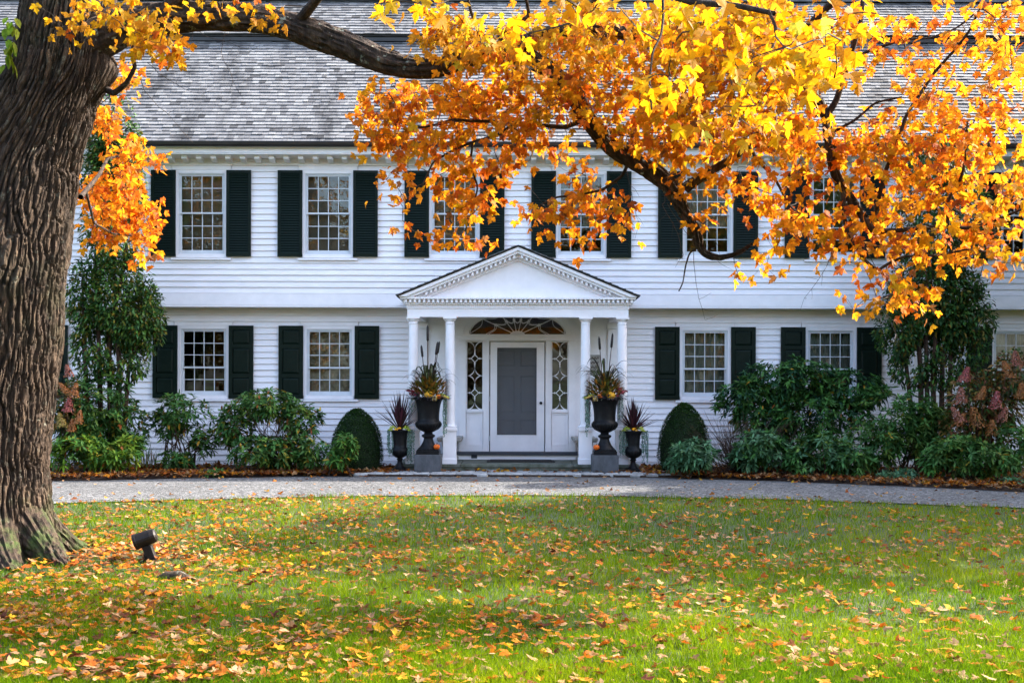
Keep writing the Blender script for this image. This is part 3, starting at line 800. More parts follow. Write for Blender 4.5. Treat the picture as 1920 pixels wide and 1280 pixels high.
# entablature: three sides
e0, e1 = colz1, PZ(580, CD)
TOPC = 3.115
PW = 1.95                    # half width of architrave
en = MB()
def band(b, off, z0, z1, half=PW, th=.22):
    b.box(XC-half-off, XC+half+off, CY-.11-off, CY+.11, z0, z1)
    for s in (-1, 1):
        xa, xb = sorted((XC+s*(half+off), XC+s*(half-th))); b.box(xa, xb, CY+.112, LY-.002, z0, z1)
band(en, 0, e0, e1); band(en, .012, e1+.001, e1+.075); band(en, .05, e1+.076, e1+.10); 
band(en, .035, e1+.101, e1+.165); band(en, .12, e1+.166, TOPC)
ent = en.build('entablature', M['white_trim'], house)
db = MB(); x = XC-PW-.04
while x < XC+PW+.03:
    db.box(x, x+.038, CY-.11-.10, CY-.11-.036, e1+.106, e1+.1645); x += .081
for s in (-1, 1):
    y = CY-.1
    while y < -.05:
        xa, xb = sorted((XC+s*(PW+.036), XC+s*(PW+.085))); db.box(xa, xb, y, y+.038, e1+.108, e1+.1645); y += .081
tag(db.build('dentils', M['white_trim'], ent), kind='stuff')
gb = MB(); x = XC-PW+.0
while x < XC+PW-.03:
    gb.box(x, x+.018, CY-.11-.022, CY-.11-.0125, e1+.022, e1+.06); x += .038
tag(gb.build('fret_band', M['white_trim'], ent), kind='stuff')
MB().box(XC-PW+.2, XC+PW-.2, CY+.112, LY-.025, CEIL, CEIL+.03).build('porch_ceiling', M['white_trim'], house)
# pediment
AP = PZ(461, D-1.45); CORN = PZ(554, D-1.45); HWP = PW+.12
slope = (AP-CORN)/(HWP+.02); pa = math.atan(slope)
pd = MB()
pd.prism_y([(XC-HWP+.1, TOPC+.001), (XC+HWP-.1, TOPC+.001), (XC, AP-.12)], CY-.06, CY+.05)
ped = pd.build('pediment', M['white_trim'], house)
rk = MB()
def rake(b, d0, d1, y0, y1):          # boards parallel to the slope; d measured down (vertical) from the roof line
    for s in (-1, 1):
        xo = XC+s*(HWP+.02)
        pl = [(XC, AP-d0), (xo, CORN-d0), (xo, CORN-d1), (XC, AP-d1)]
        zmin = TOPC+.002
        # clip lower end on the horizontal cornice
        def clipx(d): return XC+s*min((HWP+.02), (AP-d-zmin)/slope)
        pl = [(XC, AP-d0), (clipx(d0), AP-d0-slope*abs(clipx(d0)-XC)), (clipx(d1), AP-d1-slope*abs(clipx(d1)-XC)), (XC, AP-d1)]
        b.prism_y(pl if s > 0 else pl[::-1], y0, y1)
rake(rk, .02, .075, CY-.27, CY+.05); rake(rk, .0755, .125, CY-.235, CY+.05); rake(rk, .1255, .19, CY-.14, CY+.05); rake(rk, .1905, .235, CY-.10, CY+.05)
rk.build('raking_cornice', M['white_trim'], ped)
rd = MB()
for s in (-1, 1):
    u = .05
    while u < HWP-.22:
        x = XC+s*u; zt = AP-.1285-slope*u; w_ = .038
        pl = [(x, zt), (x+s*w_, zt-slope*w_), (x+s*w_, zt-slope*w_-.052), (x, zt-.052)]
        if pl[3][1] > TOPC+.02: rd.prism_y(pl if s > 0 else pl[::-1], CY-.215, CY-.141)
        u += .081
tag(rd.build('dentils', M['white_trim'], ped), kind='stuff')
# portico roof
pr_ = MB()
for s in (-1, 1):
    xo = XC+s*(HWP+.05)
    pl = [(XC, AP+.006), (xo, AP+.006-slope*(HWP+.05)), (xo, AP-.018-slope*(HWP+.05)), (XC, AP-.018)]
    pr_.prism_y(pl if s > 0 else pl[::-1], CY-.28, -.003)
proof = pr_.build('portico_roof', M['roofdeck'], house)
pf = MB(); nrow = 17
for s in (-1, 1):
    for r in range(nrow):
        u1 = (HWP+.07)*(1-r/nrow); u0 = u1-(HWP+.07)/nrow-.09; u0 = max(u0, -.0)
        y = CY-.30
        while y < -.01:
            w_ = random.uniform(.1, .2); yb_ = min(y+w_-.005, -.004)
            z1_ = AP+.007-slope*u1; z0_ = AP+.007-slope*u0
            vs = [(XC+s*u1, y, z1_+.005), (XC+s*u0, y, z0_), (XC+s*u0, yb_, z0_), (XC+s*u1, yb_, z1_+.005), (XC+s*u1, y, z1_+.024), (XC+s*u0, y, z0_+.006), (XC+s*u0, yb_, z0_+.006), (XC+s*u1, yb_, z1_+.024)]
            pf.add(vs, [(4,5,6,7),(0,1,5,4),(1,2,6,5),(2,3,7,6),(3,0,4,7)]); y += w_
tag(pf.build('shingle_field', M['shingle'], proof), kind='stuff')
# pilasters where the portico meets the wall
for s in (-1, 1):
    x0, x1 = sorted((XC+s*1.72, XC+s*1.9)); 
    MB().box(x0, x1, LY-.07, LY-.022, PF, e0-.12).box(x0-.02, x1+.02, LY-.09, LY-.022, e0-.118, e0-.002).build('wall_pilaster', M['white_trim'], house)
# ---- curtains and blinds hanging inside the windows
def curtain(name, label, xc, yp, z0, z1, mat, mode, group='window hangings'):
    nx, nz = 60, 40; V = []
    for j in range(nz+1):
        for i in range(nx+1):
            u, v = i/nx, j/nz; y = 0; 
            if mode == 'pleat': y = .018*sin(u*46+.6*sin(v*5)) + .01*sin(u*91+1)
            elif mode == 'swag':
                ph = (u*4) % 1; sag = .5*(1-(2*ph-1)**2)
                y = .03*sin((v*9+sag)*2*pi) + .01*sin(u*60)
            elif mode == 'blind': y = .003*sin(v*9)
            V.append((-.42+.84*u, y, z0+(z1-z0)*v))
    F = [(j*(nx+1)+i, j*(nx+1)+i+1, (j+1)*(nx+1)+i+1, (j+1)*(nx+1)+i) for j in range(nz) for i in range(nx)]
    o = npmesh(name, V, F, mat, smooth=True, loc=(xc, yp+.17, 0))
    so = o.modifiers.new('thickness', 'SOLIDIFY'); so.thickness = .003
    return tag(o, label, 'curtain', group)
curtain('swagged_curtain', 'cream swagged curtain in ground floor window just left of entrance', LWX[1], LY, LZ0, LZ1, M['curtain'], 'swag')
curtain('sheer_curtain', 'pale pleated curtain in ground floor window just right of entrance', LWX[2], LY, LZ0, LZ1, M['curtain_grey'], 'pleat')
curtain('sheer_curtain', 'pale pleated curtain in ground floor window half hidden by rhododendron', LWX[3], LY, LZ0, LZ1, M['curtain_grey'], 'pleat')
curtain('sheer_curtain', 'pale pleated curtain in ground floor window behind the pink hydrangea', LWX[4], LY, LZ0, LZ1, M['curtain_grey'], 'pleat')
nm = ['leftmost upstairs window', 'second upstairs window from the left', 'upstairs window left above the pediment', 'upstairs window right above the pediment', 'upstairs window crossed by the drooping limb']
for k in (0, 1, 2):
    curtain('roller_blind', 'grey green blind drawn down in the '+nm[k], UWX[k], 0, UZ0, UZ1, M['blind'], 'blind')
for k in (3, 4):
    o = curtain('sheer_curtain', 'pale pleated curtain in the '+nm[k], UWX[k], 0, UZ0+.55, UZ1, M['curtain_grey'], 'pleat')

# ================================================================== ENTRANCE THINGS
st = tag(empty('stone_step', (XC, -1.35, 0)), 'low mossy bluestone step carrying the columned porch', 'step')
MB().box(-2.12, 2.12, .03, 1.66, 0, .125).build('riser_stone', M['step'], st)
cuts = [-2.15, -1.0, .98, 2.15]
for a, c in zip(cuts, cuts[1:]): MB().box(a+.004, c-.004, 0, 1.66, .128, PF).build('slab', M['step'], st, bevel=.008)
dm = tag(empty('doormat', (PX(977, 21.4), -.52, PF)), 'black rubber doormat lying before the front door', 'doormat')
MB().box(-.62, .62, -.3, .22, 0.001, .022).build('mat_base', M['mat'], dm, bevel=.01)
rm = MB(); 
for k in range(13): rm.box(-.56, .56, -.26+k*.035, -.245+k*.035, .0225, .03)
rm.build('ribbing', M['mat'], dm)
for s, nmx in ((-1, 'left'), (1, 'right')):
    be = tag(empty('stone_bench', (XC+s*1.24, -.25, PF)), 'weathered stone bench inside the porch, %s of the door' % nmx, 'bench', 'porch benches')
    MB().box(-.22, .22, -.5, .5, .385, .44).box(-.205, .205, -.485, .485, .36, .384).build('seat', M['stone_light'], be, bevel=.008)
    for yy in (-.36, .36):
        pr2 = [(-.14, 0), (.14, 0), (.14, .05), (.10, .07), (.085, .14), (.095, .22), (.13, .30), (.14, .358), (-.14, .358), (-.13, .30), (-.095, .22), (-.085, .14), (-.10, .07), (-.14, .05)]
        MB().prism_y(pr2, yy-.05, yy+.05).build('leg', M['stone_light'], be, bevel=.006)
# ================================================================== URNS AND THEIR PLANTING
UY = -1.5; UD = D+UY; K = UD/FPX
def big_urn(px, side):
    x = PX(px, UD); base = .03
    pl = tag(empty('stone_plinth', (x, UY, base)), 'square dark stone block under the large urn %s of the door' % side, 'plinth', 'urn plinths')
    ph = 36*K
    MB().box(-24.5*K, 24.5*K, -24.5*K, 24.5*K, 0, ph).build('block', M['plinth'], pl, bevel=.006)
    u = tag(empty('large_urn', (x, UY, base+ph)), 'large black cast iron urn on a stone block %s of the door' % side, 'urn', 'large entrance urns')
    MB().box(-21.5*K, 21.5*K, -21.5*K, 21.5*K, 0.001, 7*K).box(-20*K, 20*K, -20*K, 20*K, 7.02*K, 9.5*K).build('foot', M['iron'], u, bevel=.004)
    prof = [(19, 9.6), (18.5, 11), (16, 13.5), (12.5, 18), (10, 23), (8.8, 28), (8.6, 30), (12.2, 33), (12.8, 34.5), (12.2, 36), (8.2, 38), (7.6, 41)]
    MB().lathe([(r*K, z*K) for r, z in prof], 32, rib=lambda a, z: (.05*abs(sin(a*9)) if z < 25*K else 0)).build('stem', M['iron'], u, smooth=True)
    prof = [(7.6, 41), (12, 43), (19, 47), (23.3, 52), (24.6, 56), (24.4, 59), (22.4, 61.5), (20.3, 63), (20, 66), (20.2, 75), (21.2, 85), (23, 94), (25.5, 101), (27.5, 103.5), (29, 104.5), (29, 106.5), (27, 106.8), (25, 105.5), (23, 101)]
    def rb(a, z):
        zz = z/K
        if 43 < zz < 57: return .03*sin(a*24)
        if 65 < zz < 92: return .006*sin(a*36)
        return 0
    MB().lathe([(r*K, z*K) for r, z in prof], 96, rib=rb).build('bowl', M['iron'], u, smooth=True)
    MB().lathe([(23*K, 100*K), (0.1*K, 103*K)], 20, cap=False).build('soil', M['soil'], u)
    return x, base+ph+103*K
def small_urn(px, side):
    x = PX(px, UD+.1); y = UY+.1; base = .03
    u = tag(empty('small_urn', (x, y, base)), 'small black cast iron urn standing beside the large urn %s of the door' % side, 'urn', 'small entrance urns')
    MB().box(-13.5*K, 13.5*K, -13.5*K, 13.5*K, 0, 7*K).box(-11.5*K, 11.5*K, -11.5*K, 11.5*K, 7.02*K, 9*K).build('foot', M['iron'], u, bevel=.004)
    MB().lathe([(r*K, z*K) for r, z in [(11, 9), (9.5, 11), (6, 15), (4.6, 20), (4.4, 24), (6, 25), (6, 26.5), (4.5, 28)]], 24).build('stem', M['iron'], u, smooth=True)
    prof = [(4.5, 28), (9, 30), (14, 34), (16.2, 40), (16, 44), (14, 47), (12.4, 49), (12.2, 53), (12.6, 62), (13.6, 70), (15.5, 76), (17.5, 78.5), (18, 80), (16.5, 80.5), (14.5, 78)]
    MB().lathe([(r*K, z*K) for r, z in prof], 72, rib=lambda a, z: (.035*sin(a*18) if 31*K < z < 43*K else 0)).build('bowl', M['iron'], u, smooth=True)
    MB().lathe([(14.5*K, 77*K), (0.1*K, 78*K)], 20, cap=False).build('soil', M['soil'], u)
    return x, y, base+78*K

def ribbon(b, pts, w, col, fold=.25):
    """a folded strap leaf along pts with tapering width"""
    pts = [Vector(p) for p in pts]; n = len(pts); vs = []; fs = []
    for i, p in enumerate(pts):
        t = (pts[min(i+1, n-1)]-pts[max(i-1, 0)]).normalized()
        side = t.cross(Vector((0, 0, 1)))
        if side.length < .05: side = t.cross(Vector((.6, .8, 0)))
        side.normalize(); up = side.cross(t)
        ww = w*(min(1, .45+i/n*1.6) if i < n*.4 else max(.03, 1-((i/(n-1)-.4)/.6)**1.5))/2
        vs += [p-side*ww+up*ww*fold, p, p+side*ww+up*ww*fold]
    for i in range(n-1):
        for k in (0, 1): fs.append((i*3+k, i*3+k+1, i*3+k+4, i*3+k+3))
    b.add(vs, fs, col)
def jit(c, s=.15):
    k = 1+random.uniform(-s, s); return tuple(max(0, v*k*(1+random.uniform(-s, s)*.4)) for v in c)
def mound_of_petals(b, c, r, n, cols, size, squash=.6):
    for _ in range(n):
        d = Vector((random.gauss(0, 1), random.gauss(0, 1), abs(random.gauss(0, 1)))).normalized()
        p = Vector(c)+Vector((d.x*r, d.y*r, d.z*r*squash))*random.uniform(.7, 1.05)
        u = d.orthogonal().normalized(); w = d.cross(u); s = size*random.uniform(.7, 1.2); col = jit(random.choice(cols), .25)
        vs = [p+d*s*.25]+[p+(u*cos(a)+w*sin(a))*s*(1 if k % 2 == 0 else .62) for k, a in enumerate(np.arange(10)*2*pi/10)]
        b.add(vs, [(0, 1+k, 1+(k+1) % 10) for k in range(10)], col)
def pumpkin(name, label, loc, r, col, group):
    e = tag(empty(name, loc), label, 'pumpkin', group)
    prof = []
    for k in range(11):
        a = -pi/2+pi*k/10; prof.append((max(.02*r, r*cos(a)**.75 if cos(a) > 0 else 0), r*.82+r*.82*sin(a)*(1 if k < 9 else .93)))
    b = MB(); b.lathe(prof, 40, rib=lambda a, z: -.09*(1-abs(sin(a*5)))**2)
    o = b.build('flesh', M['flower'], e, smooth=True); setcol(o.data, [jit(col, .03)]*len(o.data.vertices))
    s = MB().tube([(0, 0, 1.5*r), (.05*r, 0, 1.75*r), (.18*r, .05*r, 2.0*r)], [r*.16, r*.11, r*.12], 7, (.16, .14, .05))
    s.build('stalk', M['urn_plant'], e, smooth=True)
    return e
def trail(b, p0, length, n, spread, side):
    for k in range(n):
        x = p0[0]+random.gauss(0, spread); y = p0[1]+random.gauss(0, spread*.7); L_ = length*random.uniform(.55, 1.0); z = p0[2]
        for q in range(int(L_/.014)):
            zz = z-q*.014; x += random.gauss(0, .003); y += random.gauss(0, .003)
            s = .013*random.uniform(.7, 1.2); a = random.random()*2*pi; d = Vector((cos(a), sin(a), random.uniform(-.6, .6))).normalized()
            u = d.orthogonal().normalized(); w = d.cross(u); c = Vector((x, y, zz))+d*s*.6
            b.add([c+u*s, c+w*s, c-u*s, c-w*s], [(0, 1, 2, 3)], jit((.16, .25, .20), .2))
for px, side, sg in ((803.5, 'left', 1), (1134, 'right', -1)):
    x, zt = big_urn(px, side)
    # ornamental millet
    mil = tag(empty('millet_grass', (x, UY, zt)), 'dark ornamental millet with %s rising from the large urn %s of the door' % ('four seed spikes' if side == 'left' else 'two seed spikes', side), 'plant', 'urn planting')
    spikes = [(-.02, .96, .24), (-.10, .70, .18), (.11, .74, .2), (.14, .75, .18)] if side == 'left' else [(-.08, .82, .2), (.10, .86, .22)]
    sb = MB(); pb = MB()
    for dx_, h, sl in spikes:
        top = Vector((dx_, random.uniform(-.08, .08), h)); pts = [Vector((dx_*.2, 0, 0)), Vector((dx_*.6, top.y*.5, h*.5)), top]
        sb.tube(pts, [.008, .007, .005], 6, (.06, .035, .03))
        d = (top-pts[1]).normalized()
        pb.tube([top-d*sl*.5, top-d*sl*.42, top-d*sl*.1, top+d*sl*.35, top+d*sl*.5], [.006, .017, .018, .015, .004], 9, (.018, .012, .012))
    sb.build('stem', M['urn_plant'], mil); pb.build('seed_spike', M['urn_plant'], mil, smooth=True)
    lb = MB()
    for k in range(52):
        a = random.random()*2*pi; rr = random.uniform(.15, .46); h = random.uniform(.28, .62); z0 = random.uniform(0, .2)
        if side == 'right': h *= 1.0
        pts = []
        for q in range(9):
            t_ = q/8; pts.append((cos(a)*rr*t_**.8, sin(a)*rr*t_**.8*.8, z0+h*(2.1*t_-1.65*t_*t_)*(1.0)))
        ribbon(lb, pts, random.uniform(.026, .042), jit(random.choice([(.03, .025, .02), (.05, .055, .02), (.055, .04, .025), (.07, .085, .03)]), .2))
    tag(lb.build('blade_leaves', M['urn_plant'], mil), kind='stuff')
    # ground-tier planting
    fo = tag(empty('rusty_foliage', (x, UY, zt)), 'rusty orange and green foliage filling the large urn %s of the door' % side, 'plant', 'urn planting')
    fb_ = MB()
    for k in range(420):
        a = random.random()*2*pi; rr = .24*sqrt(random.random()); z = random.uniform(0.02, .36)*(1-rr*2)+.03
        p = Vector((rr*cos(a), rr*sin(a), z)); d = Vector((cos(a)*.7, sin(a)*.7, random.uniform(.2, 1))).normalized()
        ribbon(fb_, [p, p+d*.035, p+d*.07, p+d*.09-Vector((0, 0, .012))], .034, jit(random.choice([(.28, .12, .02), (.12, .13, .02), (.2, .14, .02), (.08, .09, .02), (.35, .16, .02)]), .25))
    tag(fb_.build('leaves', M['urn_plant'], fo), kind='stuff')
    mu = tag(empty('red_chrysanthemum', (x-sg*.2, UY-.09, zt+.06)), 'dark red chrysanthemum spilling over the rim of the large urn %s of the door' % side, 'flower', 'urn planting')
    mb_ = MB()
    for c in ((0, 0, .05), (-.06, -.03, .02), (.05, -.05, .03), (-.02, -.07, 0), (-.10*sg, 0, .06), (-.07*sg, -.06, .05), (-.03*sg, .0, .09)):
        mound_of_petals(mb_, c, .045, 26, [(.16, .012, .02), (.24, .02, .03), (.09, .01, .015)], .014)
    tag(mb_.build('petals', M['flower'], mu), kind='stuff')
    dk = tag(empty('dark_pansy_foliage', (x, UY, zt)), 'blackish leafy edging along the rim of the large urn %s of the door' % side, 'plant', 'urn planting')
    db_ = MB()
    for k in range(260):
        a = random.random()*2*pi; rr = random.uniform(.17, .32); p = Vector((rr*cos(a), rr*sin(a), random.uniform(-.01, .06))); d = Vector((cos(a), sin(a), random.uniform(-.3, .5))).normalized()
        ribbon(db_, [p, p+d*.02, p+d*.045, p+d*.055-Vector((0, 0, .012))], .03, jit(random.choice([(.02, .012, .02), (.03, .02, .03), (.04, .05, .03)]), .3))
    tag(db_.build('leaves', M['urn_plant'], dk), kind='stuff')
    ym = tag(empty('yellow_green_flower', (x+sg*.24, UY-.08, zt+.05)), 'yellow green flowers at the door side of the large urn %s of the door' % side, 'flower', 'urn planting')
    yb_ = MB(); mound_of_petals(yb_, (0, 0, 0), .06, 46, [(.42, .45, .03), (.35, .42, .05)], .014); mound_of_petals(yb_, (.06*sg, -.02, -.02), .045, 30, [(.42, .45, .03), (.35, .42, .05)], .014)
    tag(yb_.build('petals', M['flower'], ym), kind='stuff')
    pumpkin('yellow_gourd', 'round yellow mini pumpkin in the front of the large urn %s of the door' % side, (x+(.02 if sg > 0 else .09), UY-.22, zt+.012), .078, (.75, .36, .015), 'mini pumpkins')
    pumpkin('orange_gourd', 'smaller orange mini pumpkin beside the yellow one in the urn %s of the door' % side, (x+(.19 if sg > 0 else -.09), UY-.20, zt+.005), .05 if sg > 0 else .058, (.72, .16, .01), 'mini pumpkins')
    cn = tag(empty('striped_gourd', (x+sg*.12, UY-.25, zt+.03)), 'small striped finger gourds hanging over the rim of the urn %s of the door' % side, 'gourd', 'urn planting')
    cb = MB()
    for q in range(4): cb.tube([(q*.022*sg-.03, 0, .03), (q*.022*sg-.03, -.03, 0), (q*.024*sg-.03, -.035, -.055)], [.007, .012, .006], 7, jit((.6, .38, .08) if q % 2 else (.55, .45, .25), .1))
    cb.tube([(.1*sg, .03, .03), (.19*sg, 0, .01), (.26*sg, -.01, -.03)], [.016, .018, .005], 7, (.42, .26, .06))
    cb.build('gourd_fingers', M['flower'], cn, smooth=True)
    tr = tag(empty('silver_trailing_plant', (x, UY, zt)), 'silvery trailing plant hanging down the door side of the large urn %s of the door' % side, 'plant', 'trailing plants')
    tb = MB(); trail(tb, (sg*.31, -.08, .03), .72, 9, .028, sg); trail(tb, (-sg*.28, -.05, .02), .3 if sg > 0 else .4, 4, .018, sg)
    tag(tb.build('trails', M['urn_plant'], tr), kind='stuff')
    pumpkin('orange_pumpkin', 'little orange pumpkin on the foot of the large urn %s of the door' % side, (x+sg*.155, UY-.14, .03+36*K+9.6*K), .056, (.75, .14, .01), 'pumpkins on the urn feet')
    fo.scale = mil.scale = (1.25, 1.2, 1.2); mu.scale = ym.scale = (1.35, 1.3, 1.3); dk.scale = (1.12, 1.1, 1.2)
    # small urn
    x2, y2, z2 = small_urn(750 if sg > 0 else 1187.5, side)
    co_ = tag(empty('spiky_cordyline', (x2, y2, z2)), 'spiky dark purple cordyline in the small urn %s of the door' % side, 'plant', 'spiky urn plants')
    cb = MB(); n = 62 if sg > 0 else 74
    for k in range(n):
        a = k*2.4; el = radians(random.uniform(28, 88) if k % 3 else random.uniform(65, 90)); L_ = random.uniform(.4, .64)*(1 if sg > 0 else .85)*(.75+.25*sin(el))
        d = Vector((cos(a)*cos(el), sin(a)*cos(el), sin(el)))
        ribbon(cb, [d*L_*t_-Vector((0, 0, .12*L_*t_*t_*cos(el))) for t_ in np.linspace(0, 1, 7)], .032, jit(random.choice([(.04, .010, .018), (.07, .018, .03), (.03, .012, .014)]), .25), .5)
    tag(cb.build('sword_leaves', M['urn_plant'], co_), kind='stuff')
    co_.scale = (1.22, 1.2, 1.22)
    for s2, nm2 in ((-1, 'left'), (1, 'right')):
        f2 = tag(empty('yellow_chrysanthemum', (x2+s2*.12, y2-.05, z2+.05)), 'bright yellow flowers on the %s of the small urn %s of the door' % (nm2, side), 'flower', 'small urn flowers')
        q = MB(); mound_of_petals(q, (0, 0, 0), .065, 60, [(.5, .5, .02), (.42, .48, .04), (.3, .36, .04)], .015, .8); mound_of_petals(q, (s2*.04, -.02, -.03), .05, 36, [(.5, .5, .02), (.3, .36, .04)], .015)
        tag(q.build('petals', M['flower'], f2), kind='stuff')
    f3 = tag(empty('orange_pansy', (x2, y2-.14, z2+.05)), 'orange pansies at the front of the small urn %s of the door' % side, 'flower', 'small urn flowers')
    q = MB(); mound_of_petals(q, (0, 0, 0), .04, 12, [(.75, .28, .01), (.8, .38, .01)], .024); mound_of_petals(q, (-.05*sg, 0, -.02), .03, 8, [(.8, .42, .02)], .022)
    tag(q.build('petals', M['flower'], f3), kind='stuff')
    tr = tag(empty('silver_trailing_plant', (x2, y2, z2)), 'silvery trailing plant draped down both sides of the small urn %s of the door' % side, 'plant', 'trailing plants')
    tb = MB(); trail(tb, (.185, -.06, .02), .6, 15, .032, 1); trail(tb, (-.19, -.05, .02), .5, 13, .032, -1)
    tag(tb.build('trails', M['urn_plant'], tr), kind='stuff')
# cream plaque on the entrance wall
wp = tag(empty('wall_plaque', (PX(1114, LD), LY-.022, PZ(702, LD))), 'small cream plaque with dark motif on porch wall behind right urn', 'plaque')
MB().box(-.11, .11, -.025, -.001, 0, .38).build('board', M['stone_light'], wp, bevel=.006)
q = MB()
for r in range(4): q.bars([(-.08+.16*k/12, .06+r*.085+.018*sin(k*1.6+r)) for k in range(13)], .014, -.031, -.0255)
q.build('relief', M['stem_brown'], wp)

# ================================================================== SHRUBS
def elong_leaves(P, Dr, L_, W_, cols, fold=.25, droop=.25, nseg=3):
    """many lance-shaped leaves: base points P, directions Dr -> V, F (quads), C"""
    n = len(P); Dr = Dr/np.linalg.norm(Dr, axis=1, keepdims=True)
    ref = np.where(np.abs(Dr[:, 2:3]) > .95, np.array([[1., 0, 0]]), np.array([[0, 0, 1.]]))
    side = np.cross(Dr, ref); side /= np.linalg.norm(side, axis=1, keepdims=True)
    a = rng.normal(0, .35, (n, 1)); up0 = np.cross(side, Dr); s2 = side*np.cos(a)+up0*np.sin(a); up = np.cross(s2, Dr)
    L_ = np.broadcast_to(np.asarray(L_, float), (n,))[:, None]; W_ = np.broadcast_to(np.asarray(W_, float), (n,))[:, None]
    ts = [0, .3, .65, 1.0]; ws = [.12, .9, .8, .05]
    rows = []
    for t_, w_ in zip(ts, ws):
        c = P+Dr*L_*t_-np.array([[0, 0, 1.]])*L_*droop*t_*t_
        rows += [c-s2*W_*.5*w_+up*W_*.5*w_*fold, c, c+s2*W_*.5*w_+up*W_*.5*w_*fold]
    V = np.stack(rows, 1).reshape(-1, 3)
    base = (np.arange(n)*12)[:, None]; F = []
    for i in range(3):
        for k in (0, 1): F.append(base+np.array([[i*3+k, i*3+k+1, i*3+k+4, i*3+k+3]]))
    return V, np.concatenate(F), np.repeat(cols, 12, 0)
def pick_cols(n, pal, jitter=.2):
    pal = np.array(pal, float); c = pal[rng.integers(0, len(pal), n)]
    return np.clip(c*(1+rng.normal(0, jitter, (n, 1)))*(1+rng.normal(0, jitter*.3, (n, 3))), .002, 1)
def ell_sample(n, c, r, shell=.5):
    d = rng.normal(0, 1, (n, 3)); d /= np.linalg.norm(d, axis=1, keepdims=True)
    q = (shell**3+(1-shell**3)*rng.random((n, 1)))**(1/3)
    return np.asarray(c)+d*q*np.asarray(r), d
RHODO = [(.045, .125, .024), (.062, .155, .03), (.032, .092, .022), (.09, .19, .045), (.05, .13, .034), (.11, .18, .03)]
RHODO_BLUE = [(.07, .16, .07), (.095, .20, .09), (.048, .12, .05)]
RHODO_YEL = [(.14, .24, .02), (.20, .29, .03), (.08, .18, .025), (.06, .16, .03)]
def shrub(name, label, cat, blobs, pal, n_per, leaf=(.125, .040), stems=9, base=None, group=None, ring_n=8, dead=0, yellow=.02, shell=.45, spread=1.0, stem_mat='stem_brown', flat=.18):
    """blobs: (px, py, rx, ry, depth) measured ellipses; foot on the bed"""
    B = []
    for (px, py, rx, ry, d) in blobs:
        c = PT(px, py, d); k = d/FPX; B.append((c, np.array((rx*k, max(.3, min(rx*k, .55)), ry*k))))
    cx = np.mean([b[0][0] for b in B]); cy = np.mean([b[0][1] for b in B])
    root = tag(empty(name, (cx, cy, .04)), label, cat, group)
    o_ = np.array((cx, cy, .04)); Ps = []; Ds = []
    for c, r in B:
        vol = (r[0]*r[2]+r[0]*r[1]+r[1]*r[2])*4
        n = int(n_per*vol)
        p, d = ell_sample(n, c, r, shell)
        keep = (p[:, 2] > .06) & ((n < 60) | (vnoise(p[:, 0]*5+c[0]*7+90, p[:, 2]*5+p[:, 1]*4+90, 5) > .30)) & (p[:, 1] < .22)
        Ps.append(p[keep]); Ds.append(d[keep])
    P = np.concatenate(Ps); Dd = np.concatenate(Ds)
    ax = Dd*.7+np.array([[0, -.1, .75]])+rng.normal(0, .25, P.shape); ax /= np.linalg.norm(ax, axis=1, keepdims=True)
    u = np.cross(ax, [[.3, .9, .1]]); u /= np.linalg.norm(u, axis=1, keepdims=True); w = np.cross(ax, u)
    LP, LD_, LL, ros = [], [], [], []
    for k in range(ring_n):
        a = 2*pi*k/ring_n+rng.normal(0, .25, len(P)); el = rng.normal(flat, .25, len(P))
        d = (u*np.cos(a)[:, None]+w*np.sin(a)[:, None])*np.cos(el)[:, None]+ax*np.sin(el)[:, None]
        LP.append(P+d*.008); LD_.append(d); LL.append(leaf[0]*rng.uniform(.7, 1.2, len(P))); ros.append(np.arange(len(P)))
    LP = np.concatenate(LP)-o_; LD_ = np.concatenate(LD_); LL = np.concatenate(LL); ros = np.concatenate(ros)
    rc = pick_cols(len(P), pal, .16); cols = rc[ros]*(1+rng.normal(0, .12, (len(ros), 1)))
    m = rng.random(len(ros)) < yellow; cols[m] = pick_cols(m.sum(), [(.35, .2, .02), (.4, .28, .03), (.25, .08, .02)])
    V, F, C = elong_leaves(LP, LD_, LL, leaf[1]*rng.uniform(.8, 1.2, len(LL)), np.clip(cols, .003, 1), droop=.14)
    tag(npmesh('foliage', V, F, M['evergreen_leaf'], C, root), kind='stuff')
    sb = MB(); ft = np.array((cx, cy+.05, 0))-np.array((cx, cy, 0))
    for k in range(stems):
        j = rng.integers(0, len(P)); tip = P[j]-o_; f0 = np.array((rng.normal(0, .12)*spread, rng.normal(0, .06)+.05, -.02))
        mid = (f0+tip)*.5+np.array((rng.normal(0, .06)-(tip[0]-f0[0])*.12, rng.normal(0, .05), rng.normal(.05, .05)))
        sb.tube([f0, (f0+mid)/2+rng.normal(0, .015, 3), mid, (mid+tip)/2+rng.normal(0, .015, 3), tip], [.014, .012, .009, .006, .003], 5)
    for k in range(dead):
        f0 = np.array((rng.normal(0, .15), -.05+rng.normal(0, .1), .1)); tip = f0+np.array((rng.normal(0, .3), rng.normal(-.1, .12), rng.uniform(.35, .85)))
        sb.tube([f0, (f0+tip)/2+rng.normal(0, .05, 3), tip], [.009, .006, .003], 4)
    sb.build('stems', M[stem_mat], root)
    return root
shrub('rhododendron', 'big dark rhododendron between maple trunk and leftmost ground floor window', 'shrub', [(185, 770, 72, 78, 20.6), (235, 800, 45, 55, 20.8), (150, 810, 50, 60, 20.5)], RHODO, 105, stems=12, yellow=.05)
shrub('yellowing_rhododendron', 'low yellow green rhododendron nearest the maple trunk', 'shrub', [(150, 850, 62, 30, 19.9), (220, 858, 42, 24, 19.9), (245, 838, 30, 18, 20.2)], RHODO_YEL, 105, stems=8, yellow=.05)
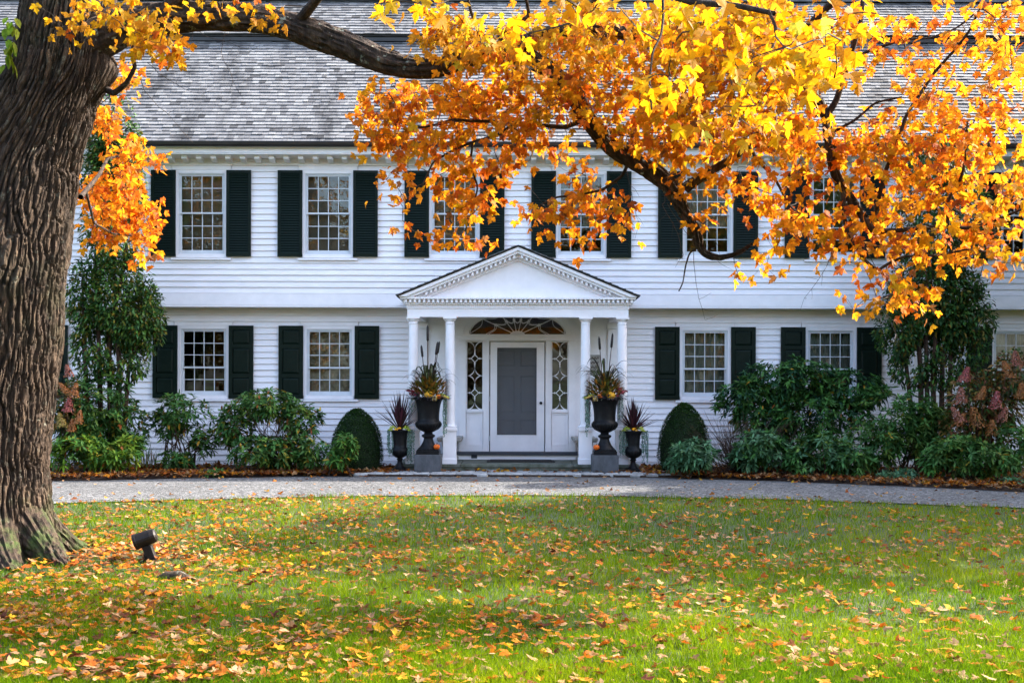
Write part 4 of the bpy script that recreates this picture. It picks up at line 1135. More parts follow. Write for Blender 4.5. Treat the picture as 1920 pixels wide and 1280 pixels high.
shrub('open_rhododendron', 'sparse leggy rhododendron below the leftmost ground floor window', 'shrub', [(345, 775, 55, 36, 21.0), (310, 800, 34, 30, 21.0), (330, 862, 32, 16, 20.8), (385, 830, 30, 28, 21.0)], RHODO, 80, stems=26, spread=1.6, shell=.2, yellow=.05)
shrub('brown_centred_rhododendron', 'rounded rhododendron with bare brown twigs in its middle', 'shrub', [(495, 760, 62, 30, 20.8), (560, 790, 45, 38, 20.9), (440, 800, 40, 40, 20.9), (505, 848, 80, 30, 20.4), (585, 845, 40, 32, 20.4)], RHODO, 105, stems=24, dead=90, spread=1.5, shell=.3, yellow=.07)
shrub('seedling_rhododendron', 'small yellow tinged rhododendron in front of the left clipped dome', 'shrub', [(645, 838, 30, 26, 20.0), (632, 860, 20, 14, 20.0)], RHODO_YEL[2:]+RHODO[:2], 100, stems=7, yellow=.10)
shrub('tiny_rhododendron', 'tiny green rosette plant at the edge of the left bed', 'shrub', [(405, 888, 17, 8, 19.75)], RHODO_YEL[2:]+RHODO[:2], 130, stems=3, leaf=(.07, .025))
shrub('large_rhododendron', 'tall wide rhododendron hiding the lower part of two windows', 'shrub', [(1480, 715, 95, 48, 21.0), (1400, 750, 62, 45, 20.9), (1590, 730, 75, 42, 21.0), (1530, 780, 110, 50, 20.8), (1440, 790, 70, 40, 20.9)], RHODO[:3]+[(.02, .07, .03)], 105, stems=26, shell=.4)
shrub('rhododendron', 'dense green rhododendron in front of the right columnar tree', 'shrub', [(1690, 790, 85, 68, 20.2), (1640, 830, 55, 45, 20.0), (1740, 800, 45, 60, 20.3)], RHODO, 105, stems=16, shell=.4)
shrub('blue_green_rhododendron', 'low blue green rhododendron before the right clipped dome', 'shrub', [(1300, 850, 46, 28, 19.7), (1275, 865, 30, 16, 19.7)], RHODO_BLUE, 100, stems=6, leaf=(.13, .045), yellow=0)
shrub('blue_green_rhododendron', 'low blue green rhododendron beside the bare brown bush', 'shrub', [(1425, 835, 48, 32, 19.9), (1395, 860, 28, 18, 19.8), (1455, 850, 30, 26, 19.9)], RHODO_BLUE+RHODO[:1], 100, stems=7, leaf=(.13, .045), yellow=0)
shrub('pale_rhododendron', 'pale low rhododendron spreading below the tall wide one', 'shrub', [(1540, 845, 62, 36, 19.7), (1590, 860, 50, 26, 19.6), (1500, 865, 30, 20, 19.6)], RHODO_BLUE+RHODO, 105, stems=9, leaf=(.13, .043), yellow=0)
shrub('rhododendron', 'low spreading rhododendron under the pink hydrangea', 'shrub', [(1800, 850, 70, 36, 19.0), (1850, 860, 60, 32, 18.8), (1765, 865, 40, 24, 19.0), (1905, 830, 40, 40, 19.0)], RHODO, 105, stems=14)
shrub('tiny_rhododendron', 'tiny rhododendron at the bed edge below the dense green one', 'shrub', [(1672, 891, 28, 8, 19.2), (1700, 886, 18, 8, 19.2)], RHODO_BLUE, 110, stems=3, leaf=(.1, .03))
shrub('grey_leaved_plant', 'small grey green rosette plant at the far right bed edge', 'plant', [(1900, 905, 24, 10, 18.3)], RHODO_BLUE, 110, stems=2, leaf=(.12, .05), yellow=0)
# bare brown twiggy bush
br = tag(empty('bare_twig_bush', (PX(1390, 20.3), -1.7, .04)), 'leafless brown twiggy bush between right dome and rhododendrons', 'shrub')
tb = MB()
for k in range(110):
    f0 = np.array((rng.normal(0, .16), rng.normal(0, .08), 0)); tip = f0+np.array((rng.normal(-.1, .38), rng.normal(-.05, .15), rng.uniform(.35, .95)))
    m_ = (f0+tip)/2+rng.normal(0, .05, 3); tb.tube([f0, m_, tip], [.008, .006, .002], 4)
    for q in range(2):
        t2 = tip+np.array((rng.normal(0, .12), rng.normal(0, .1), rng.uniform(-.05, .2))); tb.tube([m_, (m_+t2)/2+rng.normal(0, .02, 3), t2], [.004, .003, .0015], 3)
tb.build('twigs', M['stem_brown'], br)
# clipped domes
def dome(px0, px1, py0, py1, d, label):
    k = d/FPX; rx = (px1-px0)/2*k; h = (py1-py0)*k
    root = tag(empty('clipped_boxwood', (PX((px0+px1)/2, d), d-D, .03)), label, 'shrub', 'clipped domes')
    def prof(t_):      # t_ 0 foot .. 1 crown
        return rx*(1-max(0, (t_-.25)/.75)**2.3)**.62*(.9+.1*min(1, t_/.2))
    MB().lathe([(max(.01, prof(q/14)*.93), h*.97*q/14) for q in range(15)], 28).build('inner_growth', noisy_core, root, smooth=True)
    n = 15000; t_ = rng.random(n)**.85; a = rng.random(n)*2*pi
    r = np.array([prof(q) for q in np.linspace(0, 1, 201)])[np.clip((t_*200).astype(int), 0, 200)]
    bump = 1+.05*(vnoise(a*2.5+3, t_*8, 4)-.5)*2
    rr = r*bump*rng.uniform(.93, 1.02, n)
    st_ = rng.random(n) < .05; rr[st_] *= rng.uniform(1.0, 1.09, st_.sum()); P = np.c_[rr*np.cos(a), rr*np.sin(a), h*t_*rng.uniform(.98, 1.02, n)]
    dv = np.c_[np.cos(a), np.sin(a), .25+1.2*t_**3]+rng.normal(0, .6, (n, 3))
    cols = pick_cols(n, [(.018, .05, .010), (.028, .07, .014), (.04, .09, .016), (.012, .035, .008)], .25)
    V, F, C = elong_leaves(P, dv, rng.uniform(.018, .03, n), .014, cols, droop=0)
    tag(npmesh('foliage', V, F, M['evergreen_leaf'], C, root), kind='stuff')
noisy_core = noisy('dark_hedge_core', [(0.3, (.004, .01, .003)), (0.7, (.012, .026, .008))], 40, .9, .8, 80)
dome(622, 717, 764, 880, 20.9, 'clipped boxwood dome at the left side of the entrance')
dome(1235, 1330, 756, 884, 20.9, 'clipped boxwood dome at the right side of the entrance')
# strap-leaved iris clump
iris = tag(empty('iris_clump', (PX(272, 20.9), -1.1, .04)), 'clump of upright strap leaves beside the sparse leggy rhododendron', 'plant')
ib_ = MB()
for k in range(36):
    a = random.random()*2*pi; L_ = random.uniform(.3, .6); sp = random.uniform(.1, .45); p0 = Vector((random.gauss(0, .13), random.gauss(0, .06), 0))
    ribbon(ib_, [p0+Vector((cos(a)*sp*L_*t_*t_*1.4, sin(a)*sp*L_*t_*t_*.6, L_*(t_-.25*sp*t_*t_))) for t_ in np.linspace(0, 1, 7)], .022, jit(random.choice([(.05, .12, .03), (.07, .15, .04), (.18, .17, .04)]), .2))
tag(ib_.build('strap_leaves', M['urn_plant'], iris), kind='stuff')
# hydrangeas with rusty pink panicles
def hydrangea(label, blobs, heads, base_px, d):
    root = tag(empty('hydrangea_bush', (PX(base_px, d), d-D, .04)), label, 'shrub', 'hydrangeas')
    o_ = np.array((PX(base_px, d), d-D, .04)); Ps = []; Ds = []
    for (px, py, rx, ry, dd) in blobs:
        k = dd/FPX; p, dv = ell_sample(int(1100*rx*ry/2500), PT(px, py, dd), (rx*k, .35, ry*k), .2); Ps.append(p); Ds.append(dv)
    P = np.concatenate(Ps); Dv = np.concatenate(Ds)+rng.normal(0, .5, P.shape)+[[0, 0, .1]]
    V, F, C = elong_leaves(P-o_, Dv, rng.uniform(.07, .12, len(P)), .05, pick_cols(len(P), [(.045, .09, .02), (.08, .1, .02), (.17, .085, .02), (.2, .12, .02), (.15, .055, .02), (.05, .10, .02)], .25), droop=.4)
    tag(npmesh('foliage', V, F, M['urn_plant'], C, root), kind='stuff')
    sb = MB()
    for (px, py, r, col) in heads:
        c = PT(px, py, d-.35)-o_; n = 330; r *= 1.1
        t_ = rng.random(n); a = rng.random(n)*2*pi; rr = r*d/FPX*(1-t_*.75)*np.sqrt(rng.random(n)*.6+.4)
        lean = np.array((rng.normal(0, .3), rng.normal(-.2, .2), 1.0)); lean /= np.linalg.norm(lean)
        p = c+np.c_[rr*np.cos(a), rr*np.sin(a), 0*t_]+lean*(t_*2.1*r*d/FPX)[:, None]-lean*r*d/FPX
        q = MB()
        for pp, aa in zip(p, a):
            dv = Vector((cos(aa), sin(aa), random.uniform(-.2, .8))).normalized(); u = dv.orthogonal().normalized(); w = dv.cross(u); s = .013*random.uniform(.7, 1.2); pv = Vector(pp)
            q.add([pv+u*s, pv+w*s, pv-u*s, pv-w*s], [(0, 1, 2, 3)], jit(col, .3))
        tag(q.build('flower_head', M['flower'], root), kind='stuff')
        sb.tube([(rng.normal(0, .1), rng.normal(0, .05), 0), c*.5+np.array((c[0]*.1, 0, .05)), c], [.009, .006, .004], 5)
    sb.build('stems', M['stem_brown'], root)
PK = (.27, .09, .055); RS = (.27, .095, .02); PK2 = (.33, .08, .07)
hydrangea('rusty pink hydrangea bush at the far right below the end window', [(1850, 750, 75, 60, 19.6), (1900, 700, 40, 50, 19.6), (1830, 800, 70, 50, 19.6)],
          [(1810, 700, 13, PK2), (1802, 740, 14, PK), (1830, 780, 18, RS), (1868, 748, 14, PK2), (1880, 775, 13, PK), (1888, 690, 14, RS), (1905, 670, 13, PK), (1860, 800, 14, RS), (1795, 775, 14, PK), (1915, 730, 13, RS), (1840, 735, 12, RS), (1800, 785, 12, RS)], 1850, 19.5)
hydrangea('rusty hydrangea bush half hidden behind the maple trunk', [(120, 760, 35, 50, 20.2)],
          [(128, 698, 10, PK), (140, 735, 12, RS), (128, 762, 12, PK2), (148, 785, 11, RS), (120, 730, 11, RS), (115, 790, 12, (.3, .2, .04)), (135, 800, 10, RS)], 118, 20.2)

# ---- columnar small trees against the wall
def columnar(label, stems, blobs, d, nleaf, base_px, pal):
    k = d/FPX; o_ = np.array((PX(base_px, d), d-D, .03)); root = tag(empty('columnar_tree', tuple(o_)), label, 'tree', 'columnar trees by the wall')
    sb = MB(); ends = []
    for pts in stems:
        q = [PT(px, py, d)-o_+np.array((0, rng.normal(0, .06), 0)) for px, py in pts]; q[0][2] = -.03
        n = len(q); sb.tube(q, [.055*(1-.75*i/(n-1)) for i in range(n)], 7); ends += q[1:]
    E = np.array(ends); Ps = []; Ds = []
    for (px, py, rx, ry, w_) in blobs:
        p, dv = ell_sample(int(nleaf*w_), PT(px, py, d)-o_, (rx*k, min(.5, rx*k), ry*k), .15); Ps.append(p); Ds.append(dv)
    P = np.concatenate(Ps); Dv = np.concatenate(Ds)
    keep = (vnoise(P[:, 0]*5+33, P[:, 2]*4+P[:, 1]*3+71, 9) > .36) & (P[:, 1] < -(d-D)-.08); P = P[keep]; Dv = Dv[keep]
    Dv = Dv*.6+rng.normal(0, .6, P.shape)+[[0, -.15, -.1]]
    V, F, C = elong_leaves(P, Dv, rng.uniform(.06, .10, len(P)), .042, pick_cols(len(P), pal, .25), droop=.3)
    tag(npmesh('crown', V, F, M['evergreen_leaf'], C, root), kind='stuff')
    for i in range(90):
        tip = P[rng.integers(0, len(P))]; j = np.argmin(np.linalg.norm(E-tip*[1, 1, .9], axis=1)); m_ = (E[j]+tip)/2+rng.normal(0, .04, 3)
        sb.tube([E[j], m_, tip], [.009, .006, .002], 4)
    sb.build('trunk', M['stem_brown'], root)
PAL = [(.035, .095, .025), (.05, .12, .03), (.025, .07, .02), (.06, .13, .02)]
columnar('left slender multi-stemmed tree behind the maple trunk', [[(222, 880), (222, 700), (215, 560), (205, 400), (200, 260)], [(190, 880), (185, 650), (180, 480), (190, 330)], [(208, 880), (200, 640), (235, 480), (240, 350)], [(228, 880), (240, 690), (262, 590)], [(170, 880), (160, 640), (150, 520)]],
         [(225, 570, 72, 110, .34), (205, 420, 55, 110, .22), (212, 265, 48, 88, .3), (210, 350, 62, 90, .34), (185, 650, 52, 66, .2), (270, 600, 40, 70, .14), (235, 680, 45, 40, .10), (160, 560, 35, 80, .12)], 20.7, 17000, 205, PAL+[(.16, .13, .02), (.10, .19, .03)])
columnar('right slender multi-stemmed tree behind the rhododendrons', [[(1730, 880), (1728, 700), (1718, 560), (1720, 430), (1700, 330)], [(1752, 880), (1748, 700), (1755, 520), (1770, 400)], [(1762, 880), (1768, 680), (1790, 540), (1810, 420)], [(1745, 880), (1735, 640), (1745, 500)], [(1725, 880), (1700, 690), (1685, 600)], [(1775, 880), (1785, 640), (1830, 540)]],
         [(1750, 560, 92, 95, .34), (1770, 420, 105, 100, .36), (1690, 610, 52, 70, .14), (1810, 600, 55, 100, .2), (1750, 300, 60, 50, .12), (1745, 640, 60, 50, .08), (1745, 690, 80, 42, .13)], 20.6, 22000, 1750, PAL+[(.02, .05, .02), (.14, .11, .02)])
# ================================================================== BIG MAPLE
TD = 10.0
maple = tag(empty('maple_tree', (TRX, TRY, 0)), 'huge old maple with furrowed trunk and orange yellow autumn leaves', 'tree')
MO = np.array((TRX, TRY, 0))
def bark_tube(name, ctr, nz_per_m, nth, furrow, lobes=0, moss=True, seed=0, lich=.6, bulges=()):
    """ctr: list of (x, y, z, r) in metres (tree-local). Furrowed bark is displaced geometry."""
    C = np.array(ctr, float); seg = np.r_[0, np.cumsum(np.linalg.norm(np.diff(C[:, :3], axis=0), axis=1))]
    n = max(8, int(seg[-1]*nz_per_m)); s = np.linspace(0, seg[-1], n)
    # smooth interpolation (Catmull-like via dense cubic smoothing)
    def interp(col):
        v = np.interp(s, seg, C[:, col]); k = max(1, int(n*.02)); ker = np.hanning(2*k+3); ker /= ker.sum()
        vp = np.pad(v, k+1, mode='reflect', reflect_type='odd'); return np.convolve(vp, ker, 'valid')
    c = np.stack([interp(0), interp(1), interp(2)], 1); r = np.maximum(interp(3), .004)
    T = np.gradient(c, axis=0); T /= np.linalg.norm(T, axis=1, keepdims=True)
    u = np.zeros_like(T); ref = np.array((1., 0, 0)) if abs(T[0][0]) < .8 else np.array((0, 1., 0))
    u0 = ref-T[0]*ref.dot(T[0]); u[0] = u0/np.linalg.norm(u0)
    for i in range(1, n):
        q = u[i-1]-T[i]*u[i-1].dot(T[i]); u[i] = q/np.linalg.norm(q)
    w = np.cross(T, u)
    th = np.arange(nth)/nth*2*pi
    TH, SS = np.meshgrid(th, s); R = np.repeat(r[:, None], nth, 1)
    per = max(6, int(round(2*pi*r[n//3]/.06)))
    tt = TH/(2*pi)
    def plates(per, sl, sd, wa):
        k1, k2 = max(2, per//4), max(3, per//2)
        q = tt*per+wa*1.3*(vnoise(tt*k1, SS*1.7, sd+1, k1)-.5)*2+wa*.6*(vnoise(tt*k2, SS*4.5, sd+2, k2)-.5)*2+wa*.25*(vnoise(tt*per*2, SS*9, sd+6, per*2)-.5)*2
        st = np.floor(q).astype(np.int64); fr = q-st; st = st % per
        so = _hash(st, st*0+3, sd); sg = SS*sl+so*7+.25*(vnoise(tt*per*2, SS*3, sd+3, per*2)-.5); ce = np.floor(sg).astype(np.int64); fs = sg-ce
        hc = _hash(st, ce, sd+5); lean = _hash(st, ce, sd+8)
        pr = np.minimum(1, fr/(.10+.35*lean))*np.minimum(1, (1-fr)/(.10+.35*(1-lean)))
        en = np.minimum(1, fs/.10)*np.minimum(1, (1-fs)/.05)
        return pr*(.62+.38*hc)*(.55+.45*en)
    h = .70*plates(per, 2.4, seed, 1.0)+.30*plates(per*2, 7.0, seed+40, .9)+.16*(vnoise(tt*per*5, SS*14, seed+4, per*5)-.5)
    big = vnoise(TH/(2*pi)*5, SS*.9, seed+5, 5)-.5
    R = R*(1+.08*big)+furrow*(h-.55)
    if lobes:
        z = c[:, 2][:, None]; amp = np.exp(-np.clip(z, -.3, 9)/.22)
        R = R*(1+amp*(.20*np.maximum(0, np.cos(TH*lobes+1.1))**2+.08*np.maximum(0, np.cos(TH*2-.4))))
    for (zb, tb_, rad, amt) in bulges:
        R = R+amt*np.exp(-((c[:, 2][:, None]-zb)/rad)**2-((np.angle(np.exp(1j*(TH-tb_))))*r[:, None]/rad)**2)
    V = c[:, None, :]+u[:, None, :]*(R*np.cos(TH))[..., None]+w[:, None, :]*(R*np.sin(TH))[..., None]
    i = (np.arange(n-1)[:, None]*nth+np.arange(nth)[None]).ravel(); j = (np.arange(n-1)[:, None]*nth+(np.arange(nth)[None]+1) % nth).ravel()
    F = np.c_[i, j, j+nth, i+nth]
    col = np.zeros((n, nth, 3)); col[..., 0] = np.clip(h, 0, 1)
    if moss: col[..., 1] = np.clip(1.15-c[:, 2][:, None]/.55, 0, 1)+.25*np.clip(vnoise(TH/(2*pi)*4, SS*1.2, seed+9, 4)*2-1.1, 0, 1)
    col[..., 2] = lich
    o = npmesh(name, V.reshape(-1, 3), F, M['bark'], np.clip(col, 0, 1).reshape(-1, 3), maple, smooth=False)
    return c
def TX(px): return (px-960)/220.
main = [(-4.44, 0, -.35, .66), (-4.45, 0, .05, .58), (-4.47, 0, .4, .505), (-4.49, 0, .8, .485), (-4.45, 0, 1.4, .51), (-4.42, 0, 1.9, .545), (-4.38, 0, 2.5, .535), (-4.31, 0, 3.0, .52), (-4.19, 0, 3.45, .46), (-4.02, 0, 3.8, .395), (-3.89, 0, 4.15, .36), (-3.82, .05, 4.6, .38), (-3.80, .1, 5.2, .36), (-3.7, .2, 6.5, .30), (-3.4, .2, 8.5, .22), (-3.1, 0, 10.5, .12), (-3.0, 0, 12, .03)]
main = [(x-TRX, y, z, r) for x, y, z, r in main]
bark_tube('trunk', main[:13], 110, 420, .058, lobes=5, seed=11, lich=.3, bulges=[(4.25, .0, .13, .12), (2.4, -1.2, .3, .05)])
bark_tube('limb', main[12:], 30, 60, .04, seed=12, lich=.3)
for k, (a, L_, r0) in enumerate([(-.35, 1.05, .2), (-1.15, .95, .2), (-1.9, 1.0, .18), (.25, .9, .17), (-2.7, .9, .18), (1.2, .9, .17)]):
    q = []
    for t_ in np.linspace(0, 1, 7):
        rr = .18+(L_*.85+.1)*t_; zz = .55*(1-t_)**2.4-.10*t_-.01; q.append((rr*cos(a+.25*t_*(1 if k % 2 else -1)), rr*sin(a+.25*t_*(1 if k % 2 else -1)), zz+.03, r0*(1-.72*t_)))
    bark_tube('root', q, 60, 60, .035, seed=70+k, lich=.3)
left = [(-4.52, .05, 2.7, .35), (-4.70, .05, 3.3, .42), (-4.80, .03, 3.8, .44), (-4.88, .03, 4.3, .41), (-5.02, .05, 4.9, .37), (-5.4, .1, 6.2, .3), (-6.0, .2, 8.0, .2), (-6.3, .2, 10, .06)]
bark_tube('limb', [(x-TRX, y, z, r) for x, y, z, r in left], 55, 130, .05, seed=23, lich=.25)
skel = []          # skeleton nodes for attaching twigs (tree-local), with radius
def limb(name, pts, seed, nz=45, nth=40, fur=.02, lich=1.0):
    """pts: (px, py, depth, thickness px) along the limb as measured"""
    q = []
    for px, py, d, w in pts:
        p = PT(px, py, d)-MO; q.append((*p, w/2*d/FPX))
    c = bark_tube(name, q, nz, nth, fur, moss=False, seed=seed, lich=lich)
    rr = np.interp(np.linspace(0, 1, len(c)), np.linspace(0, 1, len(q)), [a[3] for a in q])
    for a, r in zip(c[::4], rr[::4]): skel.append((*a, r))
limb('limb', [(140, 90, 10.0, 100), (230, 48, 9.95, 72), (330, 34, 9.9, 54), (400, 32, 9.85, 50), (480, 36, 9.8, 49), (540, 50, 9.75, 50), (600, 70, 9.7, 54), (650, 88, 9.65, 50), (720, 117, 9.6, 44), (780, 130, 9.55, 38), (830, 126, 9.5, 34), (875, 108, 9.45, 34), (930, 96, 9.4, 34), (985, 106, 9.4, 34), (1030, 132, 9.4, 33), (1075, 178, 9.4, 32), (1105, 228, 9.45, 31), (1145, 275, 9.5, 32), (1200, 308, 9.5, 32), (1245, 337, 9.5, 30), (1270, 368, 9.5, 27), (1281, 400, 9.5, 20), (1300, 420, 9.5, 18), (1311, 445, 9.5, 16), (1308, 466, 9.5, 13), (1338, 484, 9.5, 9), (1380, 477, 9.4, 7), (1410, 455, 9.4, 3)], 31, fur=.03)
limb('limb', [(930, 98, 9.4, 26), (975, 82, 9.35, 26), (1023, 64, 9.3, 25), (1077, 54, 9.25, 25), (1150, 58, 9.2, 24), (1250, 68, 9.15, 23), (1313, 60, 9.1, 22), (1354, 72, 9.1, 22), (1394, 98, 9.1, 21), (1461, 110, 9.1, 20), (1512, 155, 9.1, 19), (1547, 215, 9.1, 18), (1553, 269, 9.1, 17), (1566, 329, 9.1, 16), (1592, 369, 9.1, 16), (1622, 410, 9.1, 14), (1640, 440, 9.1, 4)], 37, fur=.02)
def br(pts, d0, d1, w0, w1, seed):
    n = len(pts); limb('branch', [(px, py, d0+(d1-d0)*i/(n-1), w0+(w1-w0)*i/(n-1)) for i, (px, py) in enumerate(pts)], seed, 40, 12, .004, .15)
br([(1283, 352), (1312, 331), (1345, 312), (1380, 292), (1408, 262), (1425, 235)], 9.5, 9.2, 22, 7, 41)
br([(1547, 218), (1566, 188), (1578, 150), (1592, 107), (1603, 70), (1612, 40), (1618, -20)], 9.1, 8.9, 13, 7, 42)
br([(1580, 355), (1581, 390), (1584, 420), (1597, 447), (1616, 481), (1644, 506), (1668, 490), (1695, 478), (1762, 476), (1815, 464), (1850, 470)], 9.1, 8.7, 9, 3, 43)
br([(1612, 400), (1639, 431), (1684, 430), (1725, 425), (1777, 423), (1815, 426), (1860, 413), (1912, 391), (1960, 380)], 9.1, 8.5, 11, 4, 44)
br([(1776, 423), (1777, 372), (1800, 335), (1808, 300), (1811, 255), (1812, 225)], 8.8, 8.5, 7, 3, 45)
br([(1630, 420), (1641, 395), (1657, 324), (1680, 269), (1697, 215), (1750, 134), (1790, 90), (1817, 54), (1850, -20)], 9.1, 8.4, 9, 4, 46)
br([(1100, 222), (1060, 238), (1006, 235), (962, 231), (925, 228), (875, 227), (848, 225), (815, 235), (788, 240), (751, 232), (705, 215)], 9.45, 9.7, 9, 3, 47)
br([(962, 231), (936, 252), (889, 265), (848, 282), (810, 305), (790, 350)], 9.5, 9.6, 6, 3, 48)
br([(885, 265), (880, 310), (895, 350), (885, 395), (868, 440)], 9.55, 9.6, 4, 2, 49)
br([(1180, 300), (1165, 330), (1130, 355), (1085, 365), (1040, 370), (1010, 385)], 9.5, 9.5, 7, 2.5, 50)
br([(1395, 262), (1420, 300), (1450, 330), (1480, 385), (1500, 400)], 9.3, 9.2, 7, 3, 51)
br([(1592, 107), (1640, 90), (1690, 72), (1740, 70), (1790, 52), (1830, 20)], 8.9, 8.6, 6, 3, 52)
br([(1553, 250), (1600, 225), (1640, 190), (1690, 180)], 9.1, 8.9, 6, 3, 53)
br([(1310, 462), (1292, 472), (1284, 500), (1280, 530), (1272, 545)], 9.5, 9.5, 3.5, 2, 54)
br([(1180, -60), (1240, -15), (1300, 5), (1380, 10), (1450, 25)], 6.5, 6.0, 16, 9, 55)
br([(1440, 20), (1455, 55), (1448, 85), (1425, 130), (1400, 155), (1378, 140)], 6.0, 5.8, 6, 3, 56)
br([(1240, -15), (1242, 30), (1238, 65), (1222, 95), (1216, 150), (1220, 205)], 6.5, 6.3, 5, 3, 57)
br([(930, 98), (940, 60), (990, 30), (985, 0), (960, -40)], 9.4, 8.8, 9, 5, 58)
br([(900, 100), (895, 60), (880, 20), (870, -30)], 9.4, 9.0, 8, 4, 59)
br([(200, 172), (212, 178), (235, 160), (252, 128), (245, 100), (250, 60)], 10.0, 9.6, 13, 4, 60)
br([(150, 372), (160, 360), (185, 330), (200, 300), (240, 290)], 10.6, 12.3, 10, 4, 61)
br([(160, 360), (175, 420), (210, 440), (250, 445)], 11.0, 12.6, 5, 3, 62)
br([(560, 40), (600, -10), (660, -60), (760, -140)], 9.7, 8.8, 20, 12, 63)
br([(1077, 50), (1130, -20), (1220, -100), (1350, -170)], 9.2, 8.2, 18, 10, 64)
br([(1461, 106), (1540, 20), (1640, -60), (1760, -140)], 9.1, 8.0, 16, 8, 65)
br([(300, 30), (420, -80), (600, -180), (800, -260)], 9.9, 8.5, 30, 12, 66)

# ---- leaf outline (stalk at the origin, tip along +y)
half = [(0.0, 0.0), (.10, -.07), (.26, -.10), (.42, -.05), (.36, .06), (.47, .10), (.58, .24), (.70, .46), (.55, .47), (.45, .55), (.38, .43), (.22, .40), (.24, .58), (.30, .74), (.19, .74), (.11, .86), (.0, 1.06)]
OUT = np.array(half+[(-x, y) for x, y in half[-2:0:-1]])
NL = len(OUT)
LEAF_V = np.r_[[[0, .30]], OUT]                         # centre + rim
LEAF_F = np.array([(0, 1+i, 1+(i+1) % NL) for i in range(NL)])
def leaf_shape(n, cup=(.1, .5), curl=(-.3, .5)):
    """n leaves of unit size -> (n, NL+1, 3)"""
    x = LEAF_V[:, 0][None]; y = LEAF_V[:, 1][None]
    a = rng.uniform(*cup, (n, 1)); b = rng.uniform(*curl, (n, 1)); tw = rng.normal(0, .25, (n, 1))
    wob = .05*np.sin(LEAF_V[:, 0][None]*9+rng.random((n, 1))*6)*np.abs(y)
    z = a*np.abs(x)-b*(y-.3)**2*np.sign(y-.3)+tw*x*y+wob
    xx = x*(1-.25*a*np.abs(x))*rng.uniform(.85, 1.1, (n, 1)); return np.stack([xx, np.broadcast_to(y, z.shape), z], 2)
def place_leaves(P, tip, nrm, size, shape):
    tip = tip/np.linalg.norm(tip, axis=1, keepdims=True); nrm = nrm-tip*np.sum(nrm*tip, 1, keepdims=True); nrm /= np.linalg.norm(nrm, axis=1, keepdims=True)
    sx = np.cross(tip, nrm)
    V = P[:, None]+size[:, None, None]*(shape[..., 0:1]*sx[:, None]+shape[..., 1:2]*tip[:, None]+shape[..., 2:3]*nrm[:, None])
    return V
YEL = [(.52, .265, .004), (.54, .31, .006), (.53, .22, .004), (.54, .245, .004)]
ORG = [(.66, .225, .003), (.67, .255, .004), (.64, .19, .003), (.68, .285, .005), (.54, .12, .003)]
BRN = [(.30, .08, .02), (.24, .10, .03)]
GRN = [(.55, .5, .04)]
